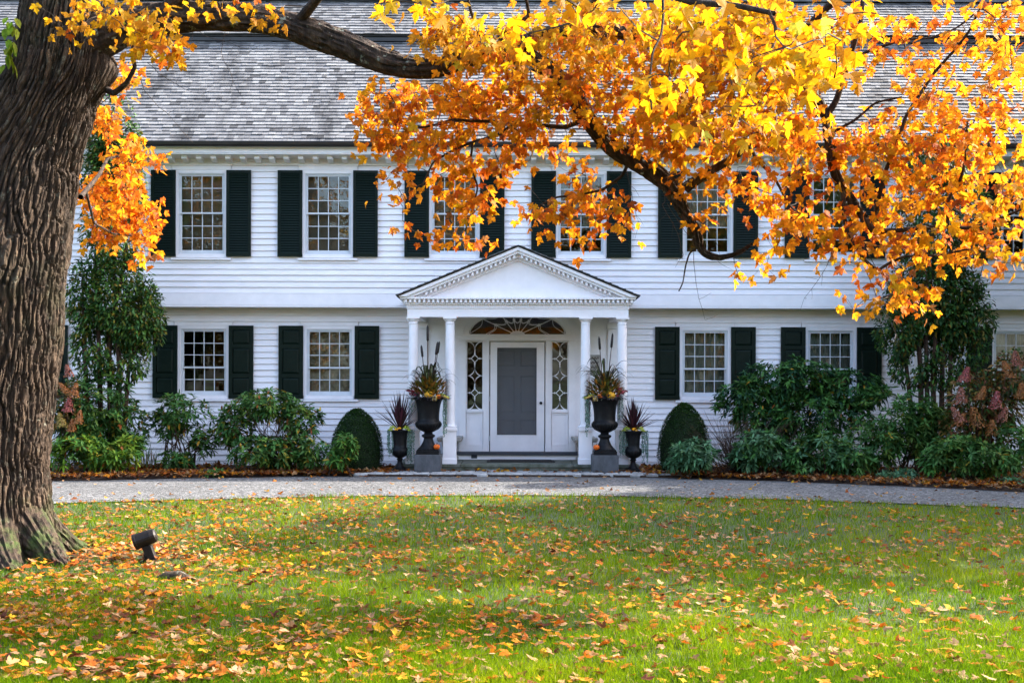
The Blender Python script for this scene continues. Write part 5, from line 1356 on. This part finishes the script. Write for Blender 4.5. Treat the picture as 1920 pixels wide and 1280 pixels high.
# clusters: (px, py, rx, ry, depth, depth spread, number of sprays, palette weight yellow 0..1, leaf size m)
CL = [(150, 45, 40, 40, 9.2, .3, 4, .95, .105), (250, 30, 70, 38, 9.2, .4, 13, .95, .11), (285, 70, 45, 42, 9.3, .4, 13, .8, .11), (300, 112, 26, 20, 9.4, .3, 3, .5, .11), (160, 15, 50, 20, 9.2, .3, 5, 1, .11), (420, 8, 40, 14, 9.2, .2, 3, 1, .115), (470, 8, 20, 12, 9.3, .2, 2, .9, .115), (505, 25, 12, 8, 9.3, .1, 1, .7, .11),
      (225, 150, 38, 26, 11.8, .4, 5, .35, .12), (195, 225, 36, 32, 12.2, .5, 7, .3, .12), (235, 300, 50, 38, 12.4, .6, 13, .3, .12), (215, 370, 65, 48, 12.5, .6, 20, .25, .12), (262, 415, 40, 48, 12.6, .5, 13, .25, .12), (195, 440, 40, 26, 12.4, .5, 6, .25, .12), (258, 470, 30, 14, 12.5, .3, 3, .2, .12),
      (735, 195, 68, 42, 9.7, .5, 26, .15, .105), (720, 250, 48, 28, 9.7, .4, 12, .15, .105), (840, 190, 75, 45, 9.6, .5, 30, .2, .105), (800, 260, 80, 30, 9.6, .5, 20, .2, .105), (930, 200, 80, 55, 9.5, .5, 34, .25, .105), (1000, 270, 70, 40, 9.5, .5, 16, .25, .105), (900, 300, 80, 28, 9.6, .4, 12, .25, .105),
      (830, 345, 60, 38, 9.6, .4, 15, .15, .105), (885, 385, 45, 42, 9.6, .3, 15, .15, .105), (790, 425, 28, 28, 9.6, .2, 5, .15, .105), (850, 450, 30, 15, 9.6, .2, 4, .2, .105), (745, 370, 16, 14, 9.6, .1, 2, .1, .1), (740, 325, 32, 22, 9.6, .2, 4, .15, .105), (915, 440, 18, 20, 9.6, .1, 3, .2, .105),
      (1090, 350, 60, 38, 9.5, .4, 14, .15, .1), (1060, 400, 62, 45, 9.5, .4, 17, .15, .105), (1070, 455, 30, 20, 9.5, .2, 5, .15, .105), (1150, 380, 38, 48, 9.5, .3, 10, .2, .1), (1000, 395, 28, 20, 9.5, .2, 4, .15, .1), (1175, 410, 20, 25, 9.5, .2, 3, .15, .1),
      (860, 80, 75, 50, 9.2, .5, 26, .85, .105), (800, 40, 50, 40, 9.2, .4, 10, .9, .105), (960, 80, 70, 65, 9.2, .6, 30, .7, .105), (1040, 160, 75, 70, 9.3, .6, 36, .45, .105), (1130, 130, 85, 85, 9.1, .7, 48, .55, .105), (1080, 40, 90, 40, 8.9, .6, 26, .8, .11),
      (1230, 120, 90, 95, 8.9, .8, 56, .6, .105), (1330, 130, 90, 95, 8.7, .8, 56, .6, .105), (1430, 130, 80, 90, 8.7, .8, 48, .65, .105), (1510, 90, 60, 85, 8.7, .7, 30, .6, .105), (1280, 40, 90, 38, 8.5, .7, 28, .85, .11), (1420, 40, 90, 38, 8.3, .7, 28, .9, .11),
      (1200, 240, 80, 55, 9.3, .6, 32, .35, .105), (1300, 260, 85, 55, 9.2, .6, 34, .4, .105), (1400, 250, 80, 50, 9.1, .6, 30, .45, .105), (1490, 225, 55, 55, 9.0, .6, 22, .4, .105), (1340, 330, 80, 26, 9.3, .4, 14, .3, .105),
      (1380, 370, 55, 40, 9.3, .4, 13, .2, .1), (1330, 410, 40, 35, 9.4, .3, 5, .2, .1), (1480, 380, 55, 55, 9.2, .4, 20, .2, .1), (1530, 440, 60, 40, 9.1, .4, 17, .2, .1), (1450, 445, 40, 24, 9.2, .3, 7, .2, .1), (1500, 320, 60, 40, 9.1, .5, 18, .3, .105),
      (1600, 60, 50, 55, 9.0, .5, 10, .15, .1), (1660, 130, 60, 60, 8.9, .5, 12, .1, .1), (1740, 60, 80, 50, 8.8, .5, 16, .15, .1), (1850, 60, 60, 60, 8.6, .5, 20, .35, .105), (1870, 130, 50, 60, 8.5, .5, 17, .35, .105), (1760, 150, 70, 50, 8.8, .5, 12, .15, .1), (1640, 220, 50, 40, 9.0, .4, 9, .15, .1), (1740, 215, 70, 45, 8.8, .5, 20, .2, .105), (1850, 220, 70, 45, 8.6, .5, 18, .25, .105),
      (1600, 290, 60, 45, 9.0, .5, 22, .3, .105), (1690, 280, 75, 45, 8.9, .5, 32, .3, .105), (1790, 285, 75, 45, 8.7, .5, 32, .35, .105), (1880, 300, 55, 45, 8.5, .5, 20, .4, .105),
      (1640, 360, 70, 50, 8.9, .5, 26, .4, .105), (1730, 370, 75, 50, 8.8, .5, 26, .4, .105), (1830, 375, 75, 50, 8.6, .5, 26, .4, .105), (1600, 430, 60, 40, 9.0, .4, 16, .3, .105), (1690, 455, 80, 32, 8.9, .5, 20, .3, .105), (1790, 455, 75, 36, 8.7, .5, 22, .35, .105), (1880, 450, 55, 45, 8.5, .4, 18, .4, .105), (1900, 380, 40, 50, 8.4, .4, 10, .4, .105),
      (1690, 540, 36, 26, 8.8, .3, 10, .4, .105), (1735, 545, 34, 34, 8.8, .3, 10, .45, .105), (1660, 510, 22, 14, 8.8, .2, 3, .3, .105), (1650, 570, 20, 12, 8.8, .2, 2, .5, .105), (1602, 578, 5, 4, 9.0, .05, .4, .1, .1),
      (1395, 515, 30, 12, 9.3, .2, 1, .2, .1), (1590, 490, 30, 14, 9.0, .2, 3, .1, .1), (1450, 500, 20, 10, 9.1, .1, 1, .3, .1)]
# big leaves hanging close to the camera along the top
NEAR = [(700, 15, 40, 18, 5.0, .5, 2.2, 1, .115), (790, 15, 40, 20, 5.2, .5, 2.2, 1, .115), (950, 80, 40, 50, 6.2, .5, 4, 1, .115), (1100, 40, 60, 40, 6.0, .5, 4, 1, .115), (1330, 90, 90, 80, 5.6, .7, 13, 1, .115), (1450, 110, 80, 90, 5.6, .7, 13, 1, .115), (1540, 90, 50, 70, 5.2, .6, 8, .95, .115), (1380, 200, 90, 50, 6.2, .6, 8, .9, .115), (1470, 230, 50, 40, 6.4, .5, 4, .9, .115), (1250, 150, 60, 60, 6.4, .5, 6, .9, .115), (1600, 20, 60, 25, 5.6, .5, 5, 1, .115), (1270, 30, 60, 30, 5.6, .5, 5, 1, .115)]
# crown above and beyond the frame (it shades the lawn)
ABOVE = []
sprays = []
for c in CL+NEAR:
    px, py, rx, ry, d, ds, n, yw, sz = c
    if d > 11: yw = .05
    if n > 2: n *= 2.5 if d > 11 else .48 if (px > 1545 and py < 240) else .55 if (px < 1210 and py > 310) else .46 if (1300 < px < 1560 and py > 310) else .44 if (px >= 1560 and py > 240) else .76
    n = int(n) if n >= 1 else 1
    for k in range(n):
        a = rng.random()*2*pi; q = sqrt(rng.random()); dd = d+rng.normal(0, ds*.5)
        sprays.append((PT(px+rx*q*cos(a)*.9, py+ry*q*sin(a)*.9, max(4.3, dd))-MO, yw, sz, 1))
VIS_N = len(sprays)
for (x, y, z, rx, ry, rz, n) in [(-3.5, -11.5, 8.2, 3.2, 3.0, 2.2, 150), (-.5, -11.5, 7.6, 3.0, 2.6, 1.6, 130), (2.5, -12, 7.6, 2.6, 2.4, 1.4, 110), (-6.5, -11, 7.5, 2.6, 2.6, 2.2, 90), (5.2, -12.6, 7.4, 2.0, 2.0, 1.3, 80), (-3.5, -14.5, 7.5, 2.5, 2.0, 1.8, 70)]:
    p, _ = ell_sample(n, (x, y, z), (rx, ry, rz), .2)
    for q in p:
        d = q[1]+D; py = 735-(q[2]-EYE)*FPX/d
        if py < -60 or d < .5: sprays.append((q-MO, .6, .115, 0))
# connect sprays to the skeleton with twigs, nearest first
NODES = [np.array(s[:3]) for s in skel]; NR = [s[3] for s in skel]
SP = np.array([s[0] for s in sprays]); K0 = np.array(NODES)
order = np.argsort(np.min(np.linalg.norm(SP[:, None]-K0[None, ::6], axis=2), axis=1))
nodes = np.zeros((len(NODES)+len(sprays)*3, 3)); nn = len(NODES); nodes[:nn] = K0
tw = MB(); LP = []; LT = []; LN = []; LS = []; LC = []; LVIS = []
for oi in order:
    p, yw, sz, vis = sprays[oi]
    dd = np.linalg.norm(nodes[:nn]-p, axis=1)+.25*np.maximum(0, p[2]-nodes[:nn, 2]-.1)
    j = int(np.argmin(dd)); a = nodes[j]; L_ = np.linalg.norm(p-a)
    if L_ > .02:
        m1 = a*.66+p*.34+rng.normal(0, .05*L_+.004, 3)+np.array((0, 0, .05*L_)); m2 = a*.33+p*.67+rng.normal(0, .05*L_+.004, 3)+np.array((0, 0, .04*L_))
        if L_ < 1.6 or vis == 0:
            r0 = min(.012, .0035+.004*L_)
            if L_ > 3: m2 = p-(p-a)*.2
            tw.tube([a, m1, m2, p], [r0, r0*.8, r0*.6, .0018], 4)
        nodes[nn] = m2; nodes[nn+1] = p; nn += 2
    dirv = (p-a)/(L_+1e-6)
    nl = rng.integers(7, 12) if vis else 9
    if sz > .112: nl = rng.integers(4, 7)
    for k in range(nl):
        off = rng.normal(0, .085, 3)*np.array((1, 1, .75)); q = p+off
        hdir = rng.normal(0, 1, 3)*np.array((1, 1, 0)); hdir /= np.linalg.norm(hdir)+1e-6
        tip = hdir*rng.uniform(.2, 1.0)+dirv*.3+np.array((0, 0, -rng.uniform(.25, 1.1)))
        nrm = np.array((rng.normal(0, .7), rng.normal(-.25, .7), rng.uniform(.2, 1.2)))
        LP.append(q); LT.append(tip); LN.append(nrm); LS.append(sz*.70*rng.uniform(.68, 1.18)); LVIS.append(vis)
        r_ = rng.random()
        if r_ < .03 and yw < .7: c = BRN[rng.integers(0, 2)]
        elif r_ > .97 and yw > .8: c = GRN[0]
        elif rng.random() < yw: c = YEL[rng.integers(0, len(YEL))]
        else: c = ORG[rng.integers(0, len(ORG))]
        LC.append(np.array(c)*(1+rng.normal(0, .10)))
        if vis and rng.random() < .5: tw.tube([p, (p+q)/2+rng.normal(0, .01, 3), q], .0012, 3)
LP = np.array(LP); LT = np.array(LT); LN = np.array(LN); LS = np.array(LS); LC = np.clip(np.array(LC), .01, .95); LVIS = np.array(LVIS)
tag(tw.build('twigs', M['twig'], maple), kind='stuff')
# the leaves that show largest are parts of their own
dist = np.linalg.norm(LP+MO-np.array((0, -D, EYE)), axis=1); score = LS/dist*(LVIS > 0)
# only count those inside the frame
WP = LP+MO; dpt = WP[:, 1]+D; ppx = 960+FPX*WP[:, 0]/dpt; ppy = 735-FPX*(WP[:, 2]-EYE)/dpt
score[(ppx < 10) | (ppx > 1910) | (ppy < 5)] = 0
big = np.argsort(-score)[:300]; rest = np.setdiff1d(np.arange(len(LP)), big)
sh = leaf_shape(len(rest)); V = place_leaves(LP[rest], LT[rest], LN[rest], LS[rest], sh); nv = V.shape[1]
F = (np.arange(len(rest))*nv)[:, None, None]+LEAF_F[None]
tag(npmesh('foliage', V.reshape(-1, 3), F.reshape(-1, 3), M['maple_leaf'], np.repeat(LC[rest], nv, 0), maple), kind='stuff')
shapes = leaf_shape(6); lm = {}
PALL = YEL+ORG[:3]+GRN
for j in big:
    ci = int(np.argmin([np.linalg.norm(np.array(c)-LC[j]) for c in PALL])); si = int(rng.integers(0, 6))
    if (ci, si) not in lm:
        me = bpy.data.meshes.new('leaf'); me.from_pydata([tuple(v) for v in shapes[si]], [], [tuple(f) for f in LEAF_F.tolist()]); me.materials.append(M['maple_leaf']); setcol(me, np.repeat(np.array([PALL[ci]]), nv, 0)); lm[(ci, si)] = me
    t_ = Vector(LT[j]).normalized(); n_ = Vector(LN[j]); n_ = (n_-t_*n_.dot(t_)).normalized(); s_ = t_.cross(n_)
    o = inst('leaf', lm[(ci, si)], maple); m4 = Matrix((s_, t_, n_)).transposed()*LS[j]; o.matrix_local = Matrix.Translation(LP[j]) @ m4.to_4x4()
# a sprig of rounded green leaves in the fork, left of the stem
sg_ = []; sc_ = []
for k in range(26):
    px, py = 16+rng.normal(0, 7), 35+rng.random()*98; sg_.append(PT(px, py, 9.6)-MO)
sg_ = np.array(sg_); n = len(sg_)
V, F, C = elong_leaves(sg_, np.c_[rng.normal(0, .4, n), rng.normal(-.3, .3, n), -np.ones(n)], rng.uniform(.07, .10, n), .06, pick_cols(n, [(.35, .42, .03), (.25, .38, .03), (.42, .45, .05)], .15))
tag(npmesh('green_sprig', V, F, M['maple_leaf'], C, maple), kind='stuff')
# bare hanging twigs below the limb
bt = MB()
for (px, py, d) in [(262, 150, 9.6), (275, 120, 9.6), (370, 60, 9.8), (360, 62, 9.8), (420, 62, 9.8), (1245, 360, 9.5), (1250, 380, 9.5), (1560, 470, 9.1), (1620, 500, 9.0), (1300, 470, 9.5), (1160, 300, 9.5), (1255, 330, 9.5)]:
    p = PT(px, py, d)-MO; dv = np.array((rng.normal(.25, .3), rng.normal(0, .2), -.6))
    pts = [p]
    for q in range(7):
        dv = dv+rng.normal(0, .15, 3)+np.array((.05, 0, -.02)); pts.append(pts[-1]+dv/np.linalg.norm(dv)*.09)
        if q > 1 and rng.random() < .7:
            e = dv+rng.normal(0, .7, 3); e /= np.linalg.norm(e); bt.tube([pts[-1], pts[-1]+e*.06, pts[-1]+e*.12+rng.normal(0, .015, 3)], [.0018, .0014, .001], 3)
    bt.tube(pts, list(np.linspace(.0032, .0012, len(pts))), 4)
tag(bt.build('bare_twigs', M['twig'], maple), kind='stuff')
# ================================================================== LAWN, LEAVES, LAMP
def grass_field():
    n = 400000
    # uniform in the picture rows, so that near grass is as dense as far grass looks
    py = 735+rng.uniform(175, 640, n)**1.0
    d = EYE*FPX/(py-735); x = rng.uniform(-1560, 1560, n)*d/FPX*1.05; y = d-D+rng.uniform(-.1, .1, n)
    keep = (y < drive_near(x)-.02+.06*rng.normal(0, .5, n)) & (((x-TRX)**2+(y-TRY)**2) > .55)
    # thinner sward in the leaf drift beside the trunk
    bare = np.exp(-(((x+3.3)/.55)**2+((y-TRY-.05)/.5)**2)); keep &= rng.random(n) > bare*.9
    x, y, d = x[keep], y[keep], d[keep]; n = len(x); z = gz(x, y)-.012
    tuft = vnoise(x*2.5+10, y*2.5+10, 2)
    h = (.028+.045*tuft)*rng.uniform(.6, 1.4, n)*np.where(y > drive_near(x)-.25, 1.25, 1)
    w = np.maximum(.0032, d*.00042)*rng.uniform(.7, 1.3, n)
    a = rng.random(n)*2*pi; la = rng.random(n)*2*pi; ln = rng.uniform(.15, .9, n)*h
    sx, sy = np.cos(a)*w/2, np.sin(a)*w/2; lx, ly = np.cos(la)*ln, np.sin(la)*ln
    V = np.stack([np.c_[x-sx, y-sy, z], np.c_[x+sx, y+sy, z], np.c_[x+sx*.8+lx*.35, y+sy*.8+ly*.35, z+h*.6], np.c_[x-sx*.8+lx*.35, y-sy*.8+ly*.35, z+h*.6], np.c_[x+lx, y+ly, z+h]], 1)
    b = (np.arange(n)*5)[:, None]
    F = np.concatenate([b+[[0, 1, 2]], b+[[0, 2, 3]], b+[[3, 2, 4]]])
    pal = np.array([(.040, .10, .001), (.078, .15, .002), (.14, .21, .003), (.21, .25, .006)])
    t_ = np.clip(vnoise(x*.8+4, y*.8+4, 6)*.6+vnoise(x*6, y*6, 7)*.3+rng.normal(0, .2, n)+.05, 0, .999)*3
    i = t_.astype(int); f = (t_-i)[:, None]; c = pal[i]*(1-f)+pal[np.minimum(i+1, 3)]*f
    dry = rng.random(n) < .025; c[dry] = np.array((.22, .19, .07))
    c = c*(1+rng.normal(0, .12, (n, 1)))
    C = np.repeat(c, 5, 0); C = np.clip(C, .004, .9)
    return tag(npmesh('lawn_grass', V.reshape(-1, 3), F, M['grass'], C), 'short green lawn grass covering the foreground', 'grass', kind='stuff')
grass_field()

FALL = {'tan': [(.30, .165, .075), (.38, .22, .11), (.24, .12, .05)], 'orange': [(.38, .11, .006), (.42, .15, .010), (.32, .08, .006)], 'yellow': [(.46, .23, .010), (.48, .27, .016)], 'brown': [(.13, .04, .010), (.09, .026, .010)]}
FKEYS = ['tan', 'orange', 'yellow', 'brown']
def fallen(n, xy, size, wts, lift=.034, flatness=.28):
    """xy (n,2) -> arrays for curled leaves lying about"""
    x, y = xy[:, 0], xy[:, 1]; z = gz(x, y)+lift*rng.uniform(.3, 1.2, n)
    a = rng.random(n)*2*pi; tilt = rng.normal(0, flatness, (n, 2))
    nrm = np.c_[tilt, np.ones(n)]; tip = np.c_[np.cos(a), np.sin(a), rng.normal(0, .07, n)]
    flip = rng.random(n) < .45; nrm[flip] *= -1
    shp = leaf_shape(n, (-.2, .7), (-.7, .7))
    k = rng.choice(len(FKEYS), n, p=wts); cols = np.array([FALL[FKEYS[q]][rng.integers(0, len(FALL[FKEYS[q]]))] for q in k])*(1+rng.normal(0, .15, (n, 1)))
    return np.c_[x, y, z], tip, nrm, size*rng.uniform(.5, 1.3, n), shp, np.clip(cols, .01, .9), k
# positions over the lawn: thick near the tree, thinning to the right
def lawn_pts(n):
    out = []
    while len(out) < n:
        py = 735+random.uniform(190, 560); d = EYE*FPX/(py-735); px = random.uniform(-350, 2270); x = PX(px, d); y = d-D
        if y > float(drive_near(x))-.05 or (x-TRX)**2+(y-TRY)**2 < .6: continue
        dens = .26+.74*math.exp(-max(0, px-350)/560.)
        if py > 1080: dens *= .7-.3*min(1, (py-1080)/150)
        dens *= .30+1.25*float(vnoise(np.array(x*1.1+3), np.array(y*1.1+8), 12))
        if random.random() < dens: out.append((x, y))
    return np.array(out)
pts = lawn_pts(12000)
dr = np.c_[rng.normal(-3.35, .42, 330), rng.normal(TRY-.02, .33, 330)]; dr = dr[((dr[:, 0]-TRX)**2+(dr[:, 1]-TRY)**2) > .5]
pts = np.r_[pts, dr]
P, tip, nrm, sz, shp, cols, kk = fallen(len(pts), pts, .053, [.34, .41, .10, .15])
dd = np.hypot(P[:, 0], P[:, 1]+D); sc = sz/dd; ppx = 960+FPX*P[:, 0]/(P[:, 1]+D); ppy = 735+FPX*EYE/(P[:, 1]+D); sc[(ppx < 15) | (ppx > 1905) | (ppy > 1270)] = 0
order = np.argsort(-sc); big = order[:300]; rest = order[300:]
V = place_leaves(P[rest], tip[rest], nrm[rest], sz[rest], shp[rest])
F = (np.arange(len(rest))*nv)[:, None, None]+LEAF_F[None]
tag(npmesh('leaf_carpet', V.reshape(-1, 3), F.reshape(-1, 3), M['dry_leaf'], np.repeat(cols[rest], nv, 0)), 'carpet of small distant fallen maple leaves over the lawn', 'fallen leaves', kind='stuff')
LAB = {'tan': 'curled pale tan', 'orange': 'orange', 'yellow': 'yellow', 'brown': 'dark red brown'}
fshapes = leaf_shape(8, (-.2, .7), (-.7, .7)); fm = {}
for j in big:
    key = FKEYS[kk[j]]; si = int(rng.integers(0, 8)); ci = int(rng.integers(0, len(FALL[key])))
    if (key, si, ci) not in fm:
        me = bpy.data.meshes.new('fallen_leaf'); me.from_pydata([tuple(v) for v in fshapes[si]], [], [tuple(f) for f in LEAF_F.tolist()]); me.materials.append(M['dry_leaf']); setcol(me, np.repeat(np.array([FALL[key][ci]]), nv, 0)); fm[(key, si, ci)] = me
    t_ = Vector(tip[j]).normalized(); n_ = Vector(nrm[j]); n_ = (n_-t_*n_.dot(t_)).normalized(); s_ = t_.cross(n_)
    o = inst('fallen_leaf', fm[(key, si, ci)]); o.matrix_world = Matrix.Translation(P[j]) @ (Matrix((s_, t_, n_)).transposed()*sz[j]).to_4x4()
    zx = ['in the bottom left corner', 'left of the middle', 'in the middle', 'right of the middle', 'towards the right edge'][min(4, int(ppx[j]/384))]
    zy = 'nearest the viewer' if ppy[j] > 1190 else 'farther back'
    tag(o, '%s maple leaf on the grass %s, %s' % (LAB[key], zx, zy), 'leaf', '%s fallen leaves %s, %s' % (key, zx, zy))
# driveway leaves and the litter of the beds
n = 420; x = rng.uniform(-11, 11, n); k = rng.random(n); y = drive_near(x)*(1-k)+drive_far(x)*k
P, tip, nrm, sz, shp, cols, kk = fallen(n, np.c_[x, y], .06, [.45, .3, .15, .10], .012, .35); P[:, 2] += .03
V = place_leaves(P, tip, nrm, sz, shp); F = (np.arange(n)*nv)[:, None, None]+LEAF_F[None]
tag(npmesh('driveway_leaves', V.reshape(-1, 3), F.reshape(-1, 3), M['dry_leaf'], np.repeat(cols, nv, 0)), 'scattered dry leaves on the grey gravel driveway', 'fallen leaves', kind='stuff')
n = 12000; x = rng.uniform(-11.5, 11.5, n); k = rng.random(n)**2.2; y = (drive_far(x)+rng.normal(-.02, .10, n))*(1-k)+.25*k
ok = (np.abs(x-XC) > 2.2) | ((y < -1.32) & (rng.random(n) < .18)); x, y = x[ok], y[ok]; n = len(x)
P, tip, nrm, sz, shp, cols, kk = fallen(n, np.c_[x, y], .075, [.34, .30, .05, .31], .04, .5); P[:, 2] += .05; cols *= .8
V = place_leaves(P, tip, nrm, sz, shp); F = (np.arange(n)*nv)[:, None, None]+LEAF_F[None]
tag(npmesh('bed_litter', V.reshape(-1, 3), F.reshape(-1, 3), M['dry_leaf'], np.repeat(cols, nv, 0)), 'brown leaf litter covering the planting beds along the house', 'fallen leaves', kind='stuff')
# leaves caught in the gutter
# ---- surface root
rt = MB(); 
# ---- spot lamp in the grass
ld = GD(1060); lx, ly = PX(284, ld), ld-D
lamp = tag(empty('garden_spotlight', (lx, ly, float(gz(lx, ly))-.01)), 'dark bronze garden spotlight stuck in the grass beside the maple trunk', 'lamp')
s = ld/FPX
MB().tube([(-.045, .01, -.05), (-.045, .01, .075)], [.022, .022], 12).build('stake', M['metal_dark'], lamp, bevel=.003)
ar_ = MB(); ar_.add([(-.01, -.035, .0), (.06, -.035, .005), (.06, .035, .005), (-.01, .035, 0), (-.075, -.03, .135), (.005, -.03, .15), (.005, .03, .15), (-.075, .03, .135)], [(0,3,2,1),(4,5,6,7),(0,1,5,4),(1,2,6,5),(2,3,7,6),(3,0,4,7)])
ar_.build('bracket', M['metal_dark'], lamp, bevel=.008)
hd = MB(); prof = []
# head: shroud lying along a tilted axis, wider at its mouth
ax = Vector((-.93, -.12, -.33)).normalized(); c0 = Vector((.045, 0, .235)); u = ax.orthogonal().normalized(); w = ax.cross(u); vs = []; rows = [(-.0, .035), (.012, .05), (.05, .056), (.12, .058), (.165, .06), (.17, .062), (.19, .062), (.19, .054), (.15, .05)]
for t_, r in rows:
    for k in range(20):
        a = 2*pi*k/20; sq = 1/max(abs(cos(a)), abs(sin(a)))**.45
        vs.append(c0+ax*t_+(u*cos(a)+w*sin(a))*r*sq)
hd.add(vs, [(i*20+k, i*20+(k+1) % 20, (i+1)*20+(k+1) % 20, (i+1)*20+k) for i in range(len(rows)-1) for k in range(20)]+[tuple(range(19, -1, -1))])
hd.build('head', M['metal_dark'], lamp, smooth=False)
ln_ = MB(); ln_.add([c0+ax*.151+(u*cos(2*pi*k/20)+w*sin(2*pi*k/20))*.05 for k in range(20)], [tuple(range(20))]); ln_.build('lens', M['glass'], lamp)
# lump of a surface root in the grass
rl = GD(1088); rx, ry = PX(325, rl), rl-D
rt.tube([(-.14, 0, -.03), (-.05, .01, .008), (.05, 0, .012), (.14, -.02, -.02), (.25, .02, -.05)], [.03, .045, .05, .04, .02], 10)
o = rt.build('surface_root', M['bark'], maple, smooth=True); o.location = (rx-TRX, ry-TRY, float(gz(rx, ry))); setcol(o.data, [(.6, .1, .5)]*len(o.data.vertices))

# ================================================================== TREES BEYOND
def far_tree(label, x, y, h, cr, n, pal, seed, leaf=.28, crown_z=.62, sparse=.38, group='trees beyond the house'):
    root = tag(empty('autumn_tree', (x, y, 0)), label, 'tree', group); b = MB(); tips = []
    b.tube([(0, 0, -.1), (.1, 0, h*.3), (0, .1, h*.6), (.1, 0, h*.92)], [h*.022, h*.017, h*.011, .02], 8)
    for k in range(16):
        z0 = h*random.uniform(.3, .75); a = random.random()*2*pi; r = cr*random.uniform(.6, 1); e = Vector((cos(a)*r, sin(a)*r, z0+h*random.uniform(.05, .25)))
        b.tube([(0.05, 0, z0), (e.x*.5, e.y*.5, z0+(e.z-z0)*.6), e], [h*.008, h*.005, .01], 5)
    b.build('trunk', M['twig'], root)
    p, dv = ell_sample(n, (0, 0, h*crown_z), (cr, cr, h*.40), .2)
    keep = vnoise(p[:, 0]*.9+seed, p[:, 2]*.9+p[:, 1]*.7+seed*3, seed) > sparse; p = p[keep]; dv = dv[keep]
    V, F, C = elong_leaves(p, dv*.5+rng.normal(0, .7, p.shape), leaf*rng.uniform(.6, 1.2, len(p)), leaf*.7, pick_cols(len(p), pal, .25))
    tag(npmesh('crown', V, F, M['maple_leaf'], C, root), kind='stuff')
AUT = [(.35, .17, .02), (.28, .11, .02), (.4, .24, .03), (.16, .13, .02)]
GRNS = [(.06, .11, .02), (.1, .14, .03), (.05, .08, .02)]
BRNS = [(.14, .09, .03), (.10, .09, .03), (.2, .13, .04)]
far_tree('brown leaved tree just showing above the roof ridge at left', -9, 26, 19, 5, 2600, BRNS, 3)
far_tree('thin bare tree showing above the roof ridge at the centre', 4.5, 24, 17.5, 4.5, 900, BRNS, 5, sparse=.45)
far_tree('greenish tree showing above the roof ridge at right', 13, 27, 19, 5, 1800, GRNS+BRNS, 8, sparse=.42)
# trees across the road behind the camera: their glow is mirrored in the window panes
for k, (x, y, h, cr, pal, lab) in enumerate([(-15, -46, 17, 6.5, AUT, 'orange tree mirrored in the left upstairs windows'), (-3, -50, 19, 7, AUT, 'orange brown tree mirrored in the middle windows'), (9, -47, 17, 6.5, AUT+GRNS, 'mixed green and orange tree mirrored in the right windows'), (21, -50, 18, 7, GRNS, 'green tree mirrored in the far right windows'), (-27, -50, 18, 7, GRNS+AUT, 'green tree mirrored in the far left windows')]):
    far_tree(lab, x, y, h, cr, 6500, pal, 20+k, leaf=.62, crown_z=.5, sparse=.2, group='trees behind the viewer')
# trees standing off to the right, whose shade falls over the drive and the upper lawn
for k, (x, y, h, cr, pal, lab) in enumerate([(15.5, -2.5, 11.5, 3.6, AUT, 'orange tree on the lawn just right of the picture'), (20, 2.5, 14, 4.2, GRNS+AUT, 'green and orange tree beyond the right end of the house'), (13.9, -5.0, 12.5, 4.2, AUT, 'spreading orange tree on the lawn, nearest of those right of the picture')]):
    far_tree(lab, x, y, h, cr, 7500, pal, 40+k, leaf=.34, crown_z=.6, sparse=.25, group='trees right of the picture')
